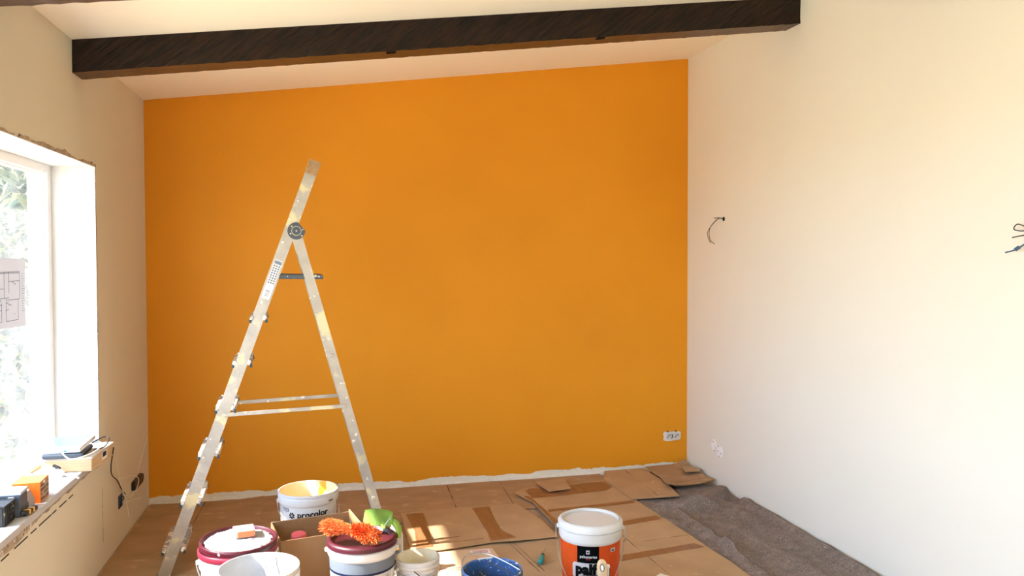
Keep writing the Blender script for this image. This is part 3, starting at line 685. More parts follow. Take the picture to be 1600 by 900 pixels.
Cs = lay('cardboard_sheet', 'central cardboard sheet with two brown tape strips and the sun patch', [(.40, 4.735), (.75, 4.76), (1.12, 4.755), (1.19, 4.42), (1.21, 4.14), (.92, 4.12), (.84, 4.135), (.55, 4.085), (.40, 4.10)], .012, M['card'], seed=6, amp=.004, curl=[(.92, 4.12, .12, .006)])
Ds = lay('cardboard_sheet', 'long cardboard sheet with brown tape bands behind and beside the orange bucket', [(1.15, 4.93), (1.24, 5.05), (1.83, 5.10), (1.86, 4.65), (1.94, 3.60), (1.96, 2.9), (1.20, 2.9), (1.24, 4.15), (1.22, 4.75)], .017, M['card'], seed=7, amp=.004, curl=[(1.17, 4.93, .15, .012)])
Es = lay('cardboard_sheet', 'plain cardboard sheet in front of the orange wall beside the grey felt', [(1.81, 5.10), (1.88, 5.29), (2.18, 5.30), (2.19, 4.94), (2.15, 4.63), (1.84, 4.64)], .024, M['card'], seed=8, amp=.004)
Fs = lay('cardboard_sheet', 'crumpled torn cardboard sheet in the far right corner', [(2.19, 5.29), (2.36, 5.30), (2.49, 5.29), (2.50, 5.12), (2.505, 4.93), (2.49, 4.84), (2.30, 4.80), (2.17, 4.75), (2.15, 4.82), (2.18, 4.98)], .034, M['card2'], seed=9, amp=.010, cell=.06, jit=.02, curl=[(2.49, 5.29, .12, .04), (2.16, 4.76, .15, .02), (2.5, 4.85, .1, .02)])
F2 = lay('cardboard_piece', 'small cardboard scrap on top of the crumpled corner sheet', [(2.37, 5.01), (2.41, 5.15), (2.495, 5.10), (2.48, 5.01)], .064, M['card'], seed=10, amp=.004, cell=.05)
Gs = lay('cardboard_piece', 'small square cardboard offcut lying across the far taped joint', [(1.33, 5.12), (1.54, 5.14), (1.52, 4.92), (1.36, 4.89)], .034, M['card'], seed=11, amp=.004, cell=.05)
strip(Cs, [(.425, 4.70), (.53, 4.71), (.535, 4.5), (.52, 4.14), (.43, 4.13), (.45, 4.4)])
strip(Cs, [(.83, 4.73), (.94, 4.73), (.925, 4.49), (.925, 4.30), (.985, 4.16), (.83, 4.15), (.845, 4.30), (.84, 4.45)])
strip(Ds, [(1.225, 5.01), (1.80, 5.07), (1.81, 4.93), (1.74, 4.87), (1.47, 4.83), (1.23, 4.82)])
strip(Ds, [(1.27, 4.575), (1.84, 4.635), (1.83, 4.58), (1.26, 4.53)])
strip(Ds, [(1.27, 4.19), (1.64, 4.28), (1.86, 4.33), (1.87, 4.26), (1.60, 4.20), (1.27, 4.12)])
strip(Ds, [(1.30, 3.76), (1.45, 3.79), (1.88, 3.86), (1.91, 3.80), (1.45, 3.72), (1.30, 3.69)])
strip(Ds, [(1.185, 4.86), (1.225, 4.87), (1.275, 4.35), (1.275, 4.16), (1.245, 4.16), (1.225, 4.74)])
def crease(par, x0, y0, x1, y1, w_=.004):
    d = Vector((x1-x0, y1-y0)).normalized(); nx_, ny_ = -d.y*w_/2, d.x*w_/2
    strip(par, [(x0-nx_, y0-ny_), (x1-nx_, y1-ny_), (x1+nx_, y1+ny_), (x0+nx_, y0+ny_)], 'crease', mat('crease_line', rgb(112, 82, 58), .8) if 'crease_line' not in bpy.data.materials else bpy.data.materials['crease_line'], .0002, .0004)
crease(Hs, .93, 4.14, .99, 3.72); crease(Hs, .955, 4.14, 1.015, 3.72); crease(Hs, .99, 3.78, 1.10, 3.84, .003)
crease(Cs, .42, 4.235, .68, 4.265, .006); crease(Cs, .42, 4.17, .80, 4.20, .006)
crease(A2, .74, 4.62, .755, 5.27); crease(A1, -.78, 5.28, -.80, 3.2); crease(A3, 1.1, 4.7, 1.12, 5.28); crease(Ds, 1.62, 3.95, 1.90, 3.98, .003); crease(Ds, 1.60, 3.0, 1.52, 4.6, .003)
crease(Fs, 2.22, 4.86, 2.47, 4.93, .006); crease(Es, 2.02, 4.66, 2.03, 5.28, .003)
# sunlit packaging sheet with pink stripes and a sticker
Ps = lay('packaging_sheet', 'flattened pale packaging with pink stripes lying by the sun patch', [(.50, 4.065), (.82, 4.06), (.83, 3.93), (.76, 3.62), (.50, 3.60)], .011, mat('pale_packaging', rgb(214, 190, 162), .7, var=.05), seed=12, cell=.08, amp=.002)
Ps[0]['category'] = 'packaging'
strip(Ps, [(.70, 4.045), (.80, 4.045), (.80, 3.99), (.70, 3.99)], 'sticker', M['paper'])
for k in range(4): strip(Ps, [(.71, 4.036-.012*k), (.79, 4.036-.012*k), (.79, 4.031-.012*k), (.71, 4.031-.012*k)], 'sticker_print', mat('pink_ink', rgb(196, 110, 120), .7) if k == 0 else bpy.data.materials['pink_ink'], .0014)
for yy in (3.84, 3.815): strip(Ps, [(.50, yy), (.775, yy-.01), (.775, yy-.017), (.50, yy-.007)], 'printed_stripe', bpy.data.materials['pink_ink'])

# grey felt with folds
fx, fy = 2.2, 4.0
fold_lines = [((1.95, 4.48), (2.28, 4.44), .035, .030), ((2.02, 4.38), (2.03, 3.70), .025, .024), ((2.03, 3.80), (1.99, 3.1), .03, .022), ((2.10, 4.40), (2.42, 4.60), .045, .028),
              ((2.42, 4.44), (2.40, 3.6), .04, .012), ((2.30, 4.62), (2.48, 4.72), .05, .03), ((2.50, 4.45), (2.50, 3.0), .035, .030), ((2.2, 4.2), (2.3, 3.3), .05, .009), ((1.90, 4.30), (2.02, 3.95), .03, .014)]
def segd(x, y, a, b):
    px_, py_ = x-a[0], y-a[1]; dx, dy = b[0]-a[0], b[1]-a[1]; t_ = max(0, min(1, (px_*dx+py_*dy)/(dx*dx+dy*dy)))
    return math.hypot(px_-dx*t_, py_-dy*t_)
def felt_h(x, y):
    X, Y = x+fx, y+fy; wx = X + .02*gn(X, Y, 9, 1); wy = Y + .02*gn(X, Y, 9, 4)
    k = .004 + .005*(1+gn(X, Y, 6, 2)) + .004*gn(X, Y, 22, 5)
    for a, b, w_, hh in fold_lines: k += 1.35*hh*math.exp(-(segd(wx, wy, a, b)/w_)**2)
    return max(.001, k)
poly = [(1.80, 4.66), (1.90, 3.95), (1.925, 3.0), (2.525, 3.0), (2.525, 3.4), (2.52, 3.75), (2.525, 4.0), (2.525, 4.2), (2.525, 4.33), (2.515, 4.40), (2.525, 4.49), (2.525, 4.58), (2.515, 4.66), (2.525, 4.78), (2.515, 4.86), (2.3, 4.85), (2.15, 4.80), (2.1, 4.70)]
bm = slab([(x-fx, y-fy) for x, y in poly], .03, felt_h, .004, 0, .012)
o = link_mesh('felt_cloth', bm, M['felt'], None, True, (fx, fy, 0.0)); tag(o, 'speckled grey painter felt spread in folds along the right wall', 'cloth')

# ------------------------------------------------------------------ ladder
AL = math.atan2(.0573, .9984); O_ = Vector((-.826, 4.072, 0)); LW = .33
lad = thing('step_ladder', 'paint-splattered aluminium step ladder with a raised top rail standing before the orange wall', 'ladder', O_, AL)
# local x: from the front foot to the rear foot, local y: away from the camera
def bar(name, a, b, wx, wy, m, par=lad, up=(0, 1, 0), bev=.002):
    """wx: width in the plane of the side, wy: across"""
    a, b = Vector(a), Vector(b); d = (b-a).normalized(); yv = Vector(up); yv = (yv-d*yv.dot(d)).normalized(); xv = yv.cross(d)
    rot = Matrix((xv, yv, d)).transposed()
    return link_mesh(name, B((a+b)/2, (wx, wy, (b-a).length), rot, bev), m, par)
def channel(name, a, b, wd, dp, side, m=M['alu']):
    a, b = Vector(a), Vector(b); d = (b-a).normalized(); yv = Vector((0, 1, 0)); xv = yv.cross(d); rot = Matrix((xv, yv, d)).transposed(); ln = (b-a).length
    bm = bmesh.new(); c = (a+b)/2
    box(bm, c, (wd, .003, ln), rot)
    for s in (-1, 1): box(bm, c + xv*(s*(wd/2-.0012)) + yv*(side*dp/2), (.0026, dp, ln), rot)
    for s in (-1, 1): box(bm, c + xv*(s*(wd/2-.007)) + yv*(side*dp), (.012, .0024, ln), rot)
    return link_mesh(name, bm, m, lad)
def fx_(z): return .031 + (.76-.031)*(z-.012)/(2.035-.012)       # front rail line
def rx_(z): return .661 + (1.058-.661)*(1.685-z)/(1.685-.228)    # rear leg line
for side, y in ((1, 0.0), (-1, LW)):
    channel('front_rail', (fx_(0.0), y, 0.0), (fx_(2.03), y, 2.03), .056, .024, side)
    y2 = y + side*.004 - side*.03
    channel('rear_leg', (rx_(0.0), y2+side*.03, 0.0), (rx_(1.66), y2+side*.03, 1.66), .046, .022, side)
    bm = bmesh.new(); n = 40; pts = []
    for k in range(n):
        a = 2*PI*k/n; xx, zz = .043*math.cos(a), .043*math.sin(a)
        dd = xx*math.cos(R_(40))+zz*math.sin(R_(40))
        if dd > .034: xx -= (dd-.034)*math.cos(R_(40)); zz -= (dd-.034)*math.sin(R_(40))
        pts.append((xx, zz))
    y0 = y - side*.012; y1 = y - side*.002
    a_ = [bm.verts.new((x, y0, z)) for x, z in pts]; b_ = [bm.verts.new((x, y1+side*.03, z)) for x, z in pts]; bm.faces.new(a_); bm.faces.new(b_[::-1])
    for i in range(n): bm.faces.new((a_[i], a_[(i+1) % n], b_[(i+1) % n], b_[i]))
    bmesh.ops.recalc_face_normals(bm, faces=bm.faces)
    hg = link_mesh('hinge', bm, M['greyplastic'], lad, False, (.664, 0, 1.682))
    bm = bmesh.new(); lathe(bm, [(.021, 0), (.024, 0), (.024, .002), (.021, .002), (.021, 0)], 28); bmesh.ops.rotate(bm, verts=bm.verts, matrix=Matrix.Rotation(R_(90), 3, 'X'))
    link_mesh('hinge_ring', bm, M['alu'], hg, False, (0, y0-side*.0008, 0))
    for ax, az in ((-.022, .022), (.026, -.024), (-.028, -.014), (.0, .0)):
        bm = bmesh.new(); lathe(bm, [(0, -.002), (.0045, -.001), (.0045, .002), (0, .002)], 12); bmesh.ops.rotate(bm, verts=bm.verts, matrix=Matrix.Rotation(R_(90), 3, 'X'))
        link_mesh('rivet', bm, M['alu'], hg, False, (ax, y0-side*.001, az))
    bar('side_stay', (fx_(.777), y-side*.0, .777), (rx_(.79), y-side*.0, .79), .020, .006, M['alu'])
    bar('rail_end_tape', (fx_(1.965), y+side*.006, 1.965), (fx_(2.035), y+side*.006, 2.035), .0615, .030, M['masking'])
    bar('rubber_foot', (fx_(.0), y+side*.01, 0.0), (fx_(.008), y+side*.01, .008), .064, .032, M['blackplastic'])
    bar('rubber_foot', (rx_(.0), y+side*.01, 0.0), (rx_(.008), y+side*.01, .008), .054, .032, M['blackplastic'])
for k in range(6):                                 # treads with dark caps
    z = [1.243, 1.024, .803, .582, .354, .128][k]; xc = fx_(z)+.004; wdt = [.082, .090, .094, .096, .098, .104][k]
    bm = bmesh.new()
    box(bm, (xc, LW/2, z+.012), (wdt, LW-.012, .003)); 
    for s in (-1, 1): box(bm, (xc+s*(wdt/2-.0015), LW/2, z-.001), (.003, LW-.012, .022)); 
    for j in range(5): box(bm, (xc-wdt/2+.016+j*(wdt-.032)/4, LW/2, z+.0145), (.004, LW-.012, .002))
    tr = link_mesh('tread', bm, M['alu_tread'], lad)
    for s in (-1, 1):
        for yy in (.0, LW): link_mesh('end_cap', B((xc+s*(wdt/2-.003), yy, z-.009), (.012, .012, .016), None, .002), M['teal'], tr)
        for yy in (.0, LW): link_mesh('end_bracket', B((xc+s*(wdt/2-.011), yy, z+.007), (.014, .010, .026), Matrix.Rotation(R_(20), 3, 'Y'), .003), M['alu_tread'], tr)
bm = B((.683, LW/2, 1.452), (.222, LW-.01, .022), Matrix.Rotation(R_(1), 3, 'Y'), .003)
link_mesh('platform', bm, M['greyplastic'], lad)
bar('cross_brace', (rx_(.30), 0.0, .30), (rx_(.30), LW, .30), .02, .02, M['alu'], up=(1, 0, 0))
bar('cross_brace', (rx_(1.05), 0.0, 1.05), (rx_(1.05), LW, 1.05), .02, .02, M['alu'], up=(1, 0, 0))
# instruction sticker on the near front rail
dv = Vector((fx_(1.5)-fx_(1.3), 0, .2)).normalized(); rot = Matrix((Vector((0, 1, 0)).cross(dv), Vector((0, 1, 0)), dv)).transposed()
def onrail(z, u, v_, s, m, name, par=lad):
    c = Vector((fx_(z), -.002, z)) + rot @ Vector((u, 0, v_)); return link_mesh(name, B(c, (s[0], .001, s[1]), rot), m, par)
st = onrail(1.44, 0, 0, (.038, .20), M['paper'], 'sticker')
bm = bmesh.new(); rnd = random.Random(8)
for i in range(3):
    for j in range(8):
        c = Vector((fx_(1.44), -.0029, 1.44)) + rot @ Vector((-.012+.012*i, 0, .07-.0125*j)); box(bm, c, (.0085, .0008, .0085), rot)
for j in range(12):
    c = Vector((fx_(1.44), -.0029, 1.44)) + rot @ Vector((0, 0, -.055-.003*j)); box(bm, c, (.022, .0008, rnd.choice((.001, .0018))), rot)
link_mesh('sticker_print', bm, M['print'], st)
onrail(1.44, 0, .088, (.036, .018), mat('blue_print', rgb(40, 110, 170), .5), 'sticker_header', st)

# ------------------------------------------------------------------ buckets
def face_cam(x, y): return math.atan2(-x, y)
class Bucket:
    def __init__(s, name, label, x, y, Rr, H, inner=None, body=None, band=.068, rb=.86, rot=0.0, cat='bucket', open_=True, seg=56):
        s.R, s.H, s.rb, s.band = Rr, H, rb, band
        s.t = thing(name, label, cat, (x, y, s.zf if hasattr(s, 'zf') else .016), face_cam(x, y)+rot, 'paint and filler buckets on the floor')
        s.body = body or M['bucket']
        Rb = Rr*rb; s.Rtop = Rr*.945
        bm = L([(0, 0), (Rb-.006, 0), (Rb, .006), (s.Rtop, H-band), (Rr-.006, H-band), (Rr-.002, H-band+.006), (Rr, H-band+.012), (Rr, H-.022), (Rr-.004, H-.020), (Rr-.004, H-.012), (Rr+.0005, H-.010), (Rr, H-.002), (Rr-.003, H), (Rr-.007, H)], seg)
        link_mesh('body', bm, s.body, s.t, True)
        bm = L([(Rr-.0075, H), (Rr-.010, H-.006), (Rb-.010, .012), (0, .010)], seg)
        for f in bm.faces: f.normal_flip()
        link_mesh('inner_wall', bm, inner or M['bucket_in'], s.t, True)
    def rad(s, z): return s.R*s.rb + (s.Rtop-s.R*s.rb)*max(0, min(1, z/(s.H-s.band)))
    def wrap(s, u, z, eps):          # u: metres to the viewer's right of the front line
        r = s.rad(z)+eps; a = u/s.rad(z); return Vector((r*math.sin(a), -r*math.cos(a), z))
    def patch(s, name, u0, u1, z0, z1, m, eps=.0012, par=None, n=None, thick=.0006, corner=0.0):
        n = n or max(2, int(abs(u1-u0)/.008)+1); bm = bmesh.new(); cols = []
        for i in range(n+1):
            u = u0+(u1-u0)*i/n; e = 0
            if corner:
                d = min(u-u0, u1-u)
                if d < corner: e = corner - math.sqrt(max(0, corner**2-(corner-d)**2))
            cols.append([bm.verts.new(s.wrap(u, z0+e, eps)), bm.verts.new(s.wrap(u, z1-e, eps))])
        for a, b in zip(cols[:-1], cols[1:]): bm.faces.new((a[0], b[0], b[1], a[1]))
        bmesh.ops.solidify(bm, geom=bm.faces[:], thickness=-thick)
        bmesh.ops.recalc_face_normals(bm, faces=bm.faces)
        return link_mesh(name, bm, m, par or s.t)
    def text(s, txt, u, z, size, m, bold=0.0, eps=.002, par=None, sp=1.0, name='lettering', slant=0):
        bm = text_bm(txt, size, bold, .0006, lambda c: s.wrap(u+c.x, z+c.y+slant*c.x, eps+c.z), sp=sp)
        return link_mesh(name, bm, m, par or s.t)
    def lines(s, u0, u1, z0, z1, n, m, eps=.002, par=None, seed=1, h=.0016):
        rnd = random.Random(seed); bm = bmesh.new()
        for k in range(n):
            z = z0+(z1-z0)*k/max(1, n-1); e = u1-rnd.uniform(0, .25)*(u1-u0); u = u0
            while u < e-.004:
                w_ = min(rnd.uniform(.006, .016), e-u)
                q = [s.wrap(u, z, eps), s.wrap(u+w_, z, eps), s.wrap(u+w_, z+h, eps), s.wrap(u, z+h, eps)]
                bm.faces.new([bm.verts.new(v) for v in q]); u += w_+.0025
        return link_mesh('small_print', bm, m, par or s.t)
    def handle(s, drop, rad=.0022, ang=0.0, m=None, p=1.0, z0=None, bulge=.010):
        z0 = z0 or s.H-.045; pts = []
        for k in range(41):
            th = PI*k/40; x = (s.R+bulge)*math.cos(th); z = z0-drop*math.sin(th)**p
            rr = s.R+bulge if z > s.H-s.band-.01 else s.rad(z)+bulge+.004
            y = -math.sqrt(max(0, rr*rr-x*x)); pts.append((x, y, z))
        e = [(pts[0][0], .006, z0+.012)]; e2 = [(pts[-1][0], .006, z0+.012)]
        bm = T(e+pts+e2, rad, 6); o = link_mesh('handle', bm, m or M['wire'], s.t); o.rotation_euler.z = ang
        for sgn in (-1, 1):
            q = link_mesh('handle_ear', B((sgn*(s.R+.004), .004, z0+.006), (.012, .016, .018), None, .003), s.body, s.t); q.location = (0, 0, 0); q.rotation_euler.z = ang
        return o
# --- tall bucket with orange label
b = Bucket('paint_bucket', 'closed white paint bucket with an orange label and black lettering', 1.142, 3.40, .1475, .325, band=.076)
b.t.location.z = .035; b.t.scale = (.965, .965, 1.0)
link_mesh('lid', L([(0, .3245), (.085, .325), (.122, .3235), (.127, .321), (.128, .331), (.136, .334), (.146, .330), (.1515, .322), (.1515, .302), (.149, .299), (.146, .300)], 64), M['bucket'], b.t, True)
bm = bmesh.new()
for k in range(72):
    a = 2*PI*k/72; box(bm, (.1355*math.cos(a), .1355*math.sin(a), .3338), (.0022, .0035, .0008), Matrix.Rotation(a, 3, 'Z'))
link_mesh('lid_notches', bm, M['print'], b.t)
bm = bmesh.new()
for k in range(64):
    a = 2*PI*k/64
    if k % 8 < 5: box(bm, (.148*math.cos(a), .148*math.sin(a), .297), (.003, .010, .0025), Matrix.Rotation(a, 3, 'Z'))
link_mesh('tamper_ridge', bm, M['bucket'], b.t)
b.patch('label', -.235, .235, .02, .247, M['orangelabel'])
b.patch('black_panel', -.060, .040, .165, .247, M['black'], .0020)
b.patch('logo_square', -.018, -.003, .213, .230, M['paper'], .0030)
cr = bmesh.new()
b.patch('logo_cross', -.0125, -.0085, .2165, .2265, M['black'], .0038); b.patch('logo_cross', -.0155, -.0055, .2198, .2232, M['black'], .0039)
b.text('palcanarias', -.008, .195, .0175, M['paper'], .0001, .0032, sp=1.02)
b.lines(-.018, .006, .187, .190, 2, M['redprint'], .0032, seed=9)
b.patch('name_plate', -.083, .078, .100, .172, M['paper'], .0034, corner=.010)
b.text('palf', -.020, .124, .062, M['black'], .0042, .0046, sp=1.06)
b.patch('black_panel', -.060, .065, .045, .098, M['black'], .0020)
b.lines(-.125, -.092, .075, .150, 7, M['redprint'], seed=3); b.lines(.095, .135, .075, .190, 10, M['redprint'], seed=4)
b.patch('side_mark', .100, .130, .213, .230, M['paper'], .0024); b.patch('side_mark_print', .106, .120, .217, .223, M['black'], .0032)
b.handle(.250, .0022, p=1.0, z0=.285, bulge=.014)
# --- open white bucket with yellow remains
b = Bucket('paint_bucket', 'open white paint bucket with orange-yellow paint inside, behind the cardboard box', -.118, 4.165, .150, .354, inner=M['creaminside'], band=.060)
b.t.location.z = .014
link_mesh('paint_remains', L([(0, .10), (.12, .10), (.126, .104)], 40), M['yellowpaint'], b.t, True)
b.text('procolor', .022, .247, .043, M['black'], .0009, .0016, slant=.03)
bm = bmesh.new()
for k in range(7):
    a = 2*PI*k/7+.3; cx_, cz_ = -.085+.011*math.cos(a), .255+.011*math.sin(a); ring = []
    for j in range(10):
        q = 2*PI*j/10; du = .0062*math.cos(q); dz = .0036*math.sin(q)
        ring.append(bm.verts.new(b.wrap(cx_+du*math.cos(a)-dz*math.sin(a), cz_+du*math.sin(a)+dz*math.cos(a), .0018)))
    bm.faces.new(ring)
link_mesh('flower_logo', bm, M['black'], b.t)
fr = b.patch('badge', -.150, -.105, .272, .288, M['black'], .0014); b.patch('badge_field', -.1485, -.1065, .2735, .2865, M['paper'], .0022); b.lines(-.145, -.112, .278, .282, 2, M['black'], .003, seed=6)
b.handle(.20, .0024, p=1.1, ang=R_(18))
b.patch('rim_stain', .10, .125, .312, .320, M['print'], .0125)
# --- bucket with filler-caked burgundy lid
b = Bucket('filler_bucket', 'white bucket with a crimson ring and a burgundy lid caked in white filler', -.395, 3.56, .160, .300, band=.075)
b.t.location.z = .006
link_mesh('tamper_ring', L([(.158, .283), (.1635, .284), (.165, .290), (.165, .303), (.162, .307), (.157, .308)], 64), M['crimson'], b.t, True)
bm = bmesh.new(); lathe(bm, [(0, 0), (.143, -.001), (.146, -.003), (.149, .006), (.152, .011), (.157, .0105), (.1605, .006), (.161, -.002), (.1585, -.008), (.1595, -.014), (.156, -.016)], 72)
bmesh.ops.rotate(bm, verts=bm.verts, matrix=Matrix.Rotation(R_(2.0), 3, 'X') @ Matrix.Rotation(R_(1.2), 3, 'Y'))
ld = link_mesh('lid', bm, M['burg'], b.t, True, (.003, 0, .326))
bm = bmesh.new(); bmesh.ops.create_grid(bm, x_segments=48, y_segments=48, size=.148)
for v in list(bm.verts):
    rr = v.co.length
    if rr > .143 + .005*noise.noise(v.co*40): bm.verts.remove(v)
for v in bm.verts:
    v.co.z = .005 + .0035*noise.noise(v.co*14) + .002*noise.noise(v.co*45) - (.006 if v.is_boundary else 0)
bmesh.ops.rotate(bm, verts=bm.verts, matrix=Matrix.Rotation(R_(2.0), 3, 'X') @ Matrix.Rotation(R_(1.2), 3, 'Y'))
link_mesh('filler_crust', bm, M['filler'], ld, True)
b.handle(.12, .0024, ang=R_(10)); b.lines(-.06, .12, .195, .215, 3, M['print'], seed=8)
b.patch('label', -.07, .20, .03, .218, M['paper'], .0006)
t = thing('sanding_sponge', 'orange sanding sponge dusted white on the filler-caked lid', 'sponge', (-.375, 3.60, .343), R_(10))
bm = B((0, 0, .0155), (.088, .082, .030), None, .005); link_mesh('foam_block', bm, M['spongew'], t)
link_mesh('orange_end', B((.006, -.0425, .0145), (.070, .0035, .026), None, .0015), M['spongeo'], t)
# --- empty white bucket nearest the camera
b = Bucket('white_bucket', 'empty open white bucket nearest the camera at the lower left', -.281, 3.21, .155, .338, band=.085, rb=.88, seg=72)
b.t.location.z = .006
bm = bmesh.new()                                   # pale strip standing in for a band of sunlight down the inside
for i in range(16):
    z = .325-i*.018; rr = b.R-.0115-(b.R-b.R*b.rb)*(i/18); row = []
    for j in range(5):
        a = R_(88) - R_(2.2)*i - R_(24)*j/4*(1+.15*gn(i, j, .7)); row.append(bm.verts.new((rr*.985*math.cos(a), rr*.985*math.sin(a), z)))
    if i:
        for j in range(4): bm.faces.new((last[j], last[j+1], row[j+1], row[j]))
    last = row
link_mesh('sunlit_band', bm, M['filler'], b.t, True)
# --- labelled bucket with burgundy lid, duster and glove
b = Bucket('glue_bucket', 'white bucket with a clean burgundy lid, grey-blue band and printed label', .127, 3.47, .148, .318, band=.058, rb=.88)
b.t.location.z = .012
link_mesh('lid', L([(0, .312), (.124, .312), (.128, .315), (.131, .326), (.136, .330), (.142, .329), (.149, .324), (.1515, .316), (.150, .309), (.151, .303), (.147, .301)], 64), M['burgclean'], b.t, True)
b.patch('grey_band', -.20, .20, .212, .2585, M['steelblue'])
b.patch('navy_line', -.20, .20, .203, .213, M['navy'], .0018)
lb = b.patch('label', -.19, .135, .02, .203, M['paper'])
for (u0, u1, sd__) in ((-.112, -.062, 1), (-.052, .008, 2), (.075, .102, 3), (.110, .125, 4)): b.lines(u0, u1, .10, .188, 20 if sd__ != 2 else 8, M['print'], .0022, lb, sd__)
bm = bmesh.new()
for i in range(2):
    for j in range(3):
        for (du, dz, w_, h_) in ((0, 0, .010, .006), (.002, .008, .012, .004), (.011, .002, .004, .010)):
            u = .028+.019*i+du; z = .125+.020*j+dz
            bm.faces.new([bm.verts.new(b.wrap(uu, zz, .0026)) for uu, zz in ((u, z), (u+w_, z), (u+w_, z+h_), (u, z+h_))])
link_mesh('hazard_symbols', bm, M['black'], lb)
b.patch('label_frame', .024, .026, .120, .190, M['black'], .0024, lb); b.patch('label_frame', .066, .068, .120, .190, M['black'], .0024, lb)
b.text('V', -.128, .175, .016, M['black'], .0004, .0024)
bm = bmesh.new(); q = [b.wrap(.135, .06, .001), b.wrap(.148, .10, .018), b.wrap(.135, .15, .002), b.wrap(.125, .11, .002)]
bm.faces.new([bm.verts.new(v) for v in q]); bmesh.ops.solidify(bm, geom=bm.faces[:], thickness=.0006); link_mesh('peeling_corner', bm, M['paper'], lb)
b.handle(.045, .003, ang=R_(176), bulge=.012); 
bm = bmesh.new()
for sgn, a in ((1, 80), (-1, 86)):
    a_ = R_(-90+a); pts = [(.151*math.cos(a_+R_(k)), .151*math.sin(a_+R_(k)), .322) for k in range(-12, 13, 4)]; tube(bm, pts, .002, 6)
link_mesh('rim_scuff', bm, M['crimson'], b.t)
# duster
t = thing('duster', 'fluffy bright orange brush head lying on the burgundy lid', 'brush', (.085, 3.40, .372), R_(-22))
ax0, ax1 = Vector((-.112, .0, .030)), Vector((.092, -.01, .004))
def axis(s_): p = ax0.lerp(ax1, s_); p.z += .010*math.sin(s_*PI); return p
def drad(s_): return .030 + .009*math.exp(-((s_-.18)/.22)**2) - .007*math.exp(-((s_-.5)/.15)**2) + .006*math.exp(-((s_-.9)/.2)**2)
bm = bmesh.new(); tube(bm, [axis(k/12) for k in range(13)], 1.0, 12, [max(.004, drad(k/12)*.62) for k in range(13)])
link_mesh('core', bm, M['pile'], t, True)
bm = bmesh.new(); rnd = random.Random(21)
for i in range(6500):
    s_ = rnd.random()**.9*1.02-.01; p = axis(max(0, min(1, s_))); a = rnd.uniform(0, 2*PI); rr = drad(max(0, min(1, s_)))
    n_ = Vector((0, math.cos(a), math.sin(a))); left = s_ < .55
    sweep = Vector((-1, 0, 0)) if left else Vector((rnd.uniform(-.3, 1.0), 0, 0))
    if s_ > .9 or s_ < .04: n_ = (n_*.5 + Vector((1 if s_ > .5 else -1, 0, 0))*rnd.uniform(.1, 1)).normalized()
    base = p + n_*rr*.45; d = (n_*(.55 if left else 1.0) + sweep*(.9 if left else .35) + Vector((rnd.uniform(-.3, .3), rnd.uniform(-.3, .3), rnd.uniform(-.3, .3)))).normalized()
    ln = rr*rnd.uniform(.55, .85); wv = d.cross(Vector((rnd.uniform(-1, 1), rnd.uniform(-1, 1), rnd.uniform(-1, 1)))).normalized()*rnd.uniform(.0008, .0016)
    tip = base + d*ln; 
    f = bm.faces.new([bm.verts.new(base-wv), bm.verts.new(base+wv), bm.verts.new(tip+wv*.6), bm.verts.new(tip-wv*.6)]); f.material_index = rnd.choice((0, 0, 1, 2))
o = link_mesh('bristles', bm, [M['pile'], mat('dark_pile', rgb(170, 58, 16), .7), mat('light_pile', rgb(244, 150, 78), .7)], t); o['kind'] = 'stuff'
# glove
def skin_mesh(name, chains, m, par, sub=2):
    me = bpy.data.meshes.new(name); vs_, es_, rs_ = [], [], []
    for ch_ in chains:
        st_ = None
        for (p, r_, *ref) in ch_:
            if ref: st_ = ref[0]; continue
            vs_.append(p); rs_.append(r_)
            if st_ is not None: es_.append((st_, len(vs_)-1))
            st_ = len(vs_)-1
    me.from_pydata(vs_, es_, []); o = bpy.data.objects.new(name, me); C.objects.link(o)
    sk = o.modifiers.new('s', 'SKIN'); sb = o.modifiers.new('b', 'SUBSURF'); sb.levels = sub; sb.render_levels = sub
    for i, d in enumerate(me.skin_vertices[0].data): d.radius = (rs_[i] if isinstance(rs_[i], tuple) else (rs_[i], rs_[i])); d.use_root = (i == 0)
    bpy.context.view_layer.update()
    me2 = bpy.data.meshes.new_from_object(o.evaluated_get(bpy.context.evaluated_depsgraph_get()))
    bpy.data.objects.remove(o); me2.name = name; me2.materials.clear(); me2.materials.append(m)
    for p in me2.polygons: p.use_smooth = True
    o = bpy.data.objects.new(name, me2); C.objects.link(o)
    if par: o.parent = par
    return o
t = thing('work_glove', 'folded lime green work glove on the lid beside the orange brush', 'glove', (.215, 3.535, .349), R_(-10))
bm = bmesh.new(); nu, nv = 28, 14; rows = []           # folded cuff and palm as a thick draped sheet
for i in range(nu+1):
    u = i/nu; row = []
    for j in range(nv+1):
        v_ = j/nv; x = -.078 + .125*u; y = -.040 + .085*v_
        z = .014 + .040*v_ + .022*math.sin(v_*PI)*(.75+.25*math.sin(u*6)) + .005*gn(u*4, v_*3, 1.0, 2) + .012*(1-u)*v_ + .010*math.sin(u*PI)
        x += .003*gn(u*5, v_*5, 1, 7); y += .003*gn(u*5, v_*5, 1, 9)
        row.append(bm.verts.new((x, y, z)))
    rows.append(row)
for i in range(nu):
    for j in range(nv): bm.faces.new((rows[i][j], rows[i+1][j], rows[i+1][j+1], rows[i][j+1]))
bmesh.ops.solidify(bm, geom=bm.faces[:], thickness=.006); link_mesh('cuff', bm, M['lime'], t, True)
palm = [((.010, .005, .030), (.030, .013)), ((.045, .002, .036), (.026, .012)), ((.070, -.002, .030), (.020, .011))]
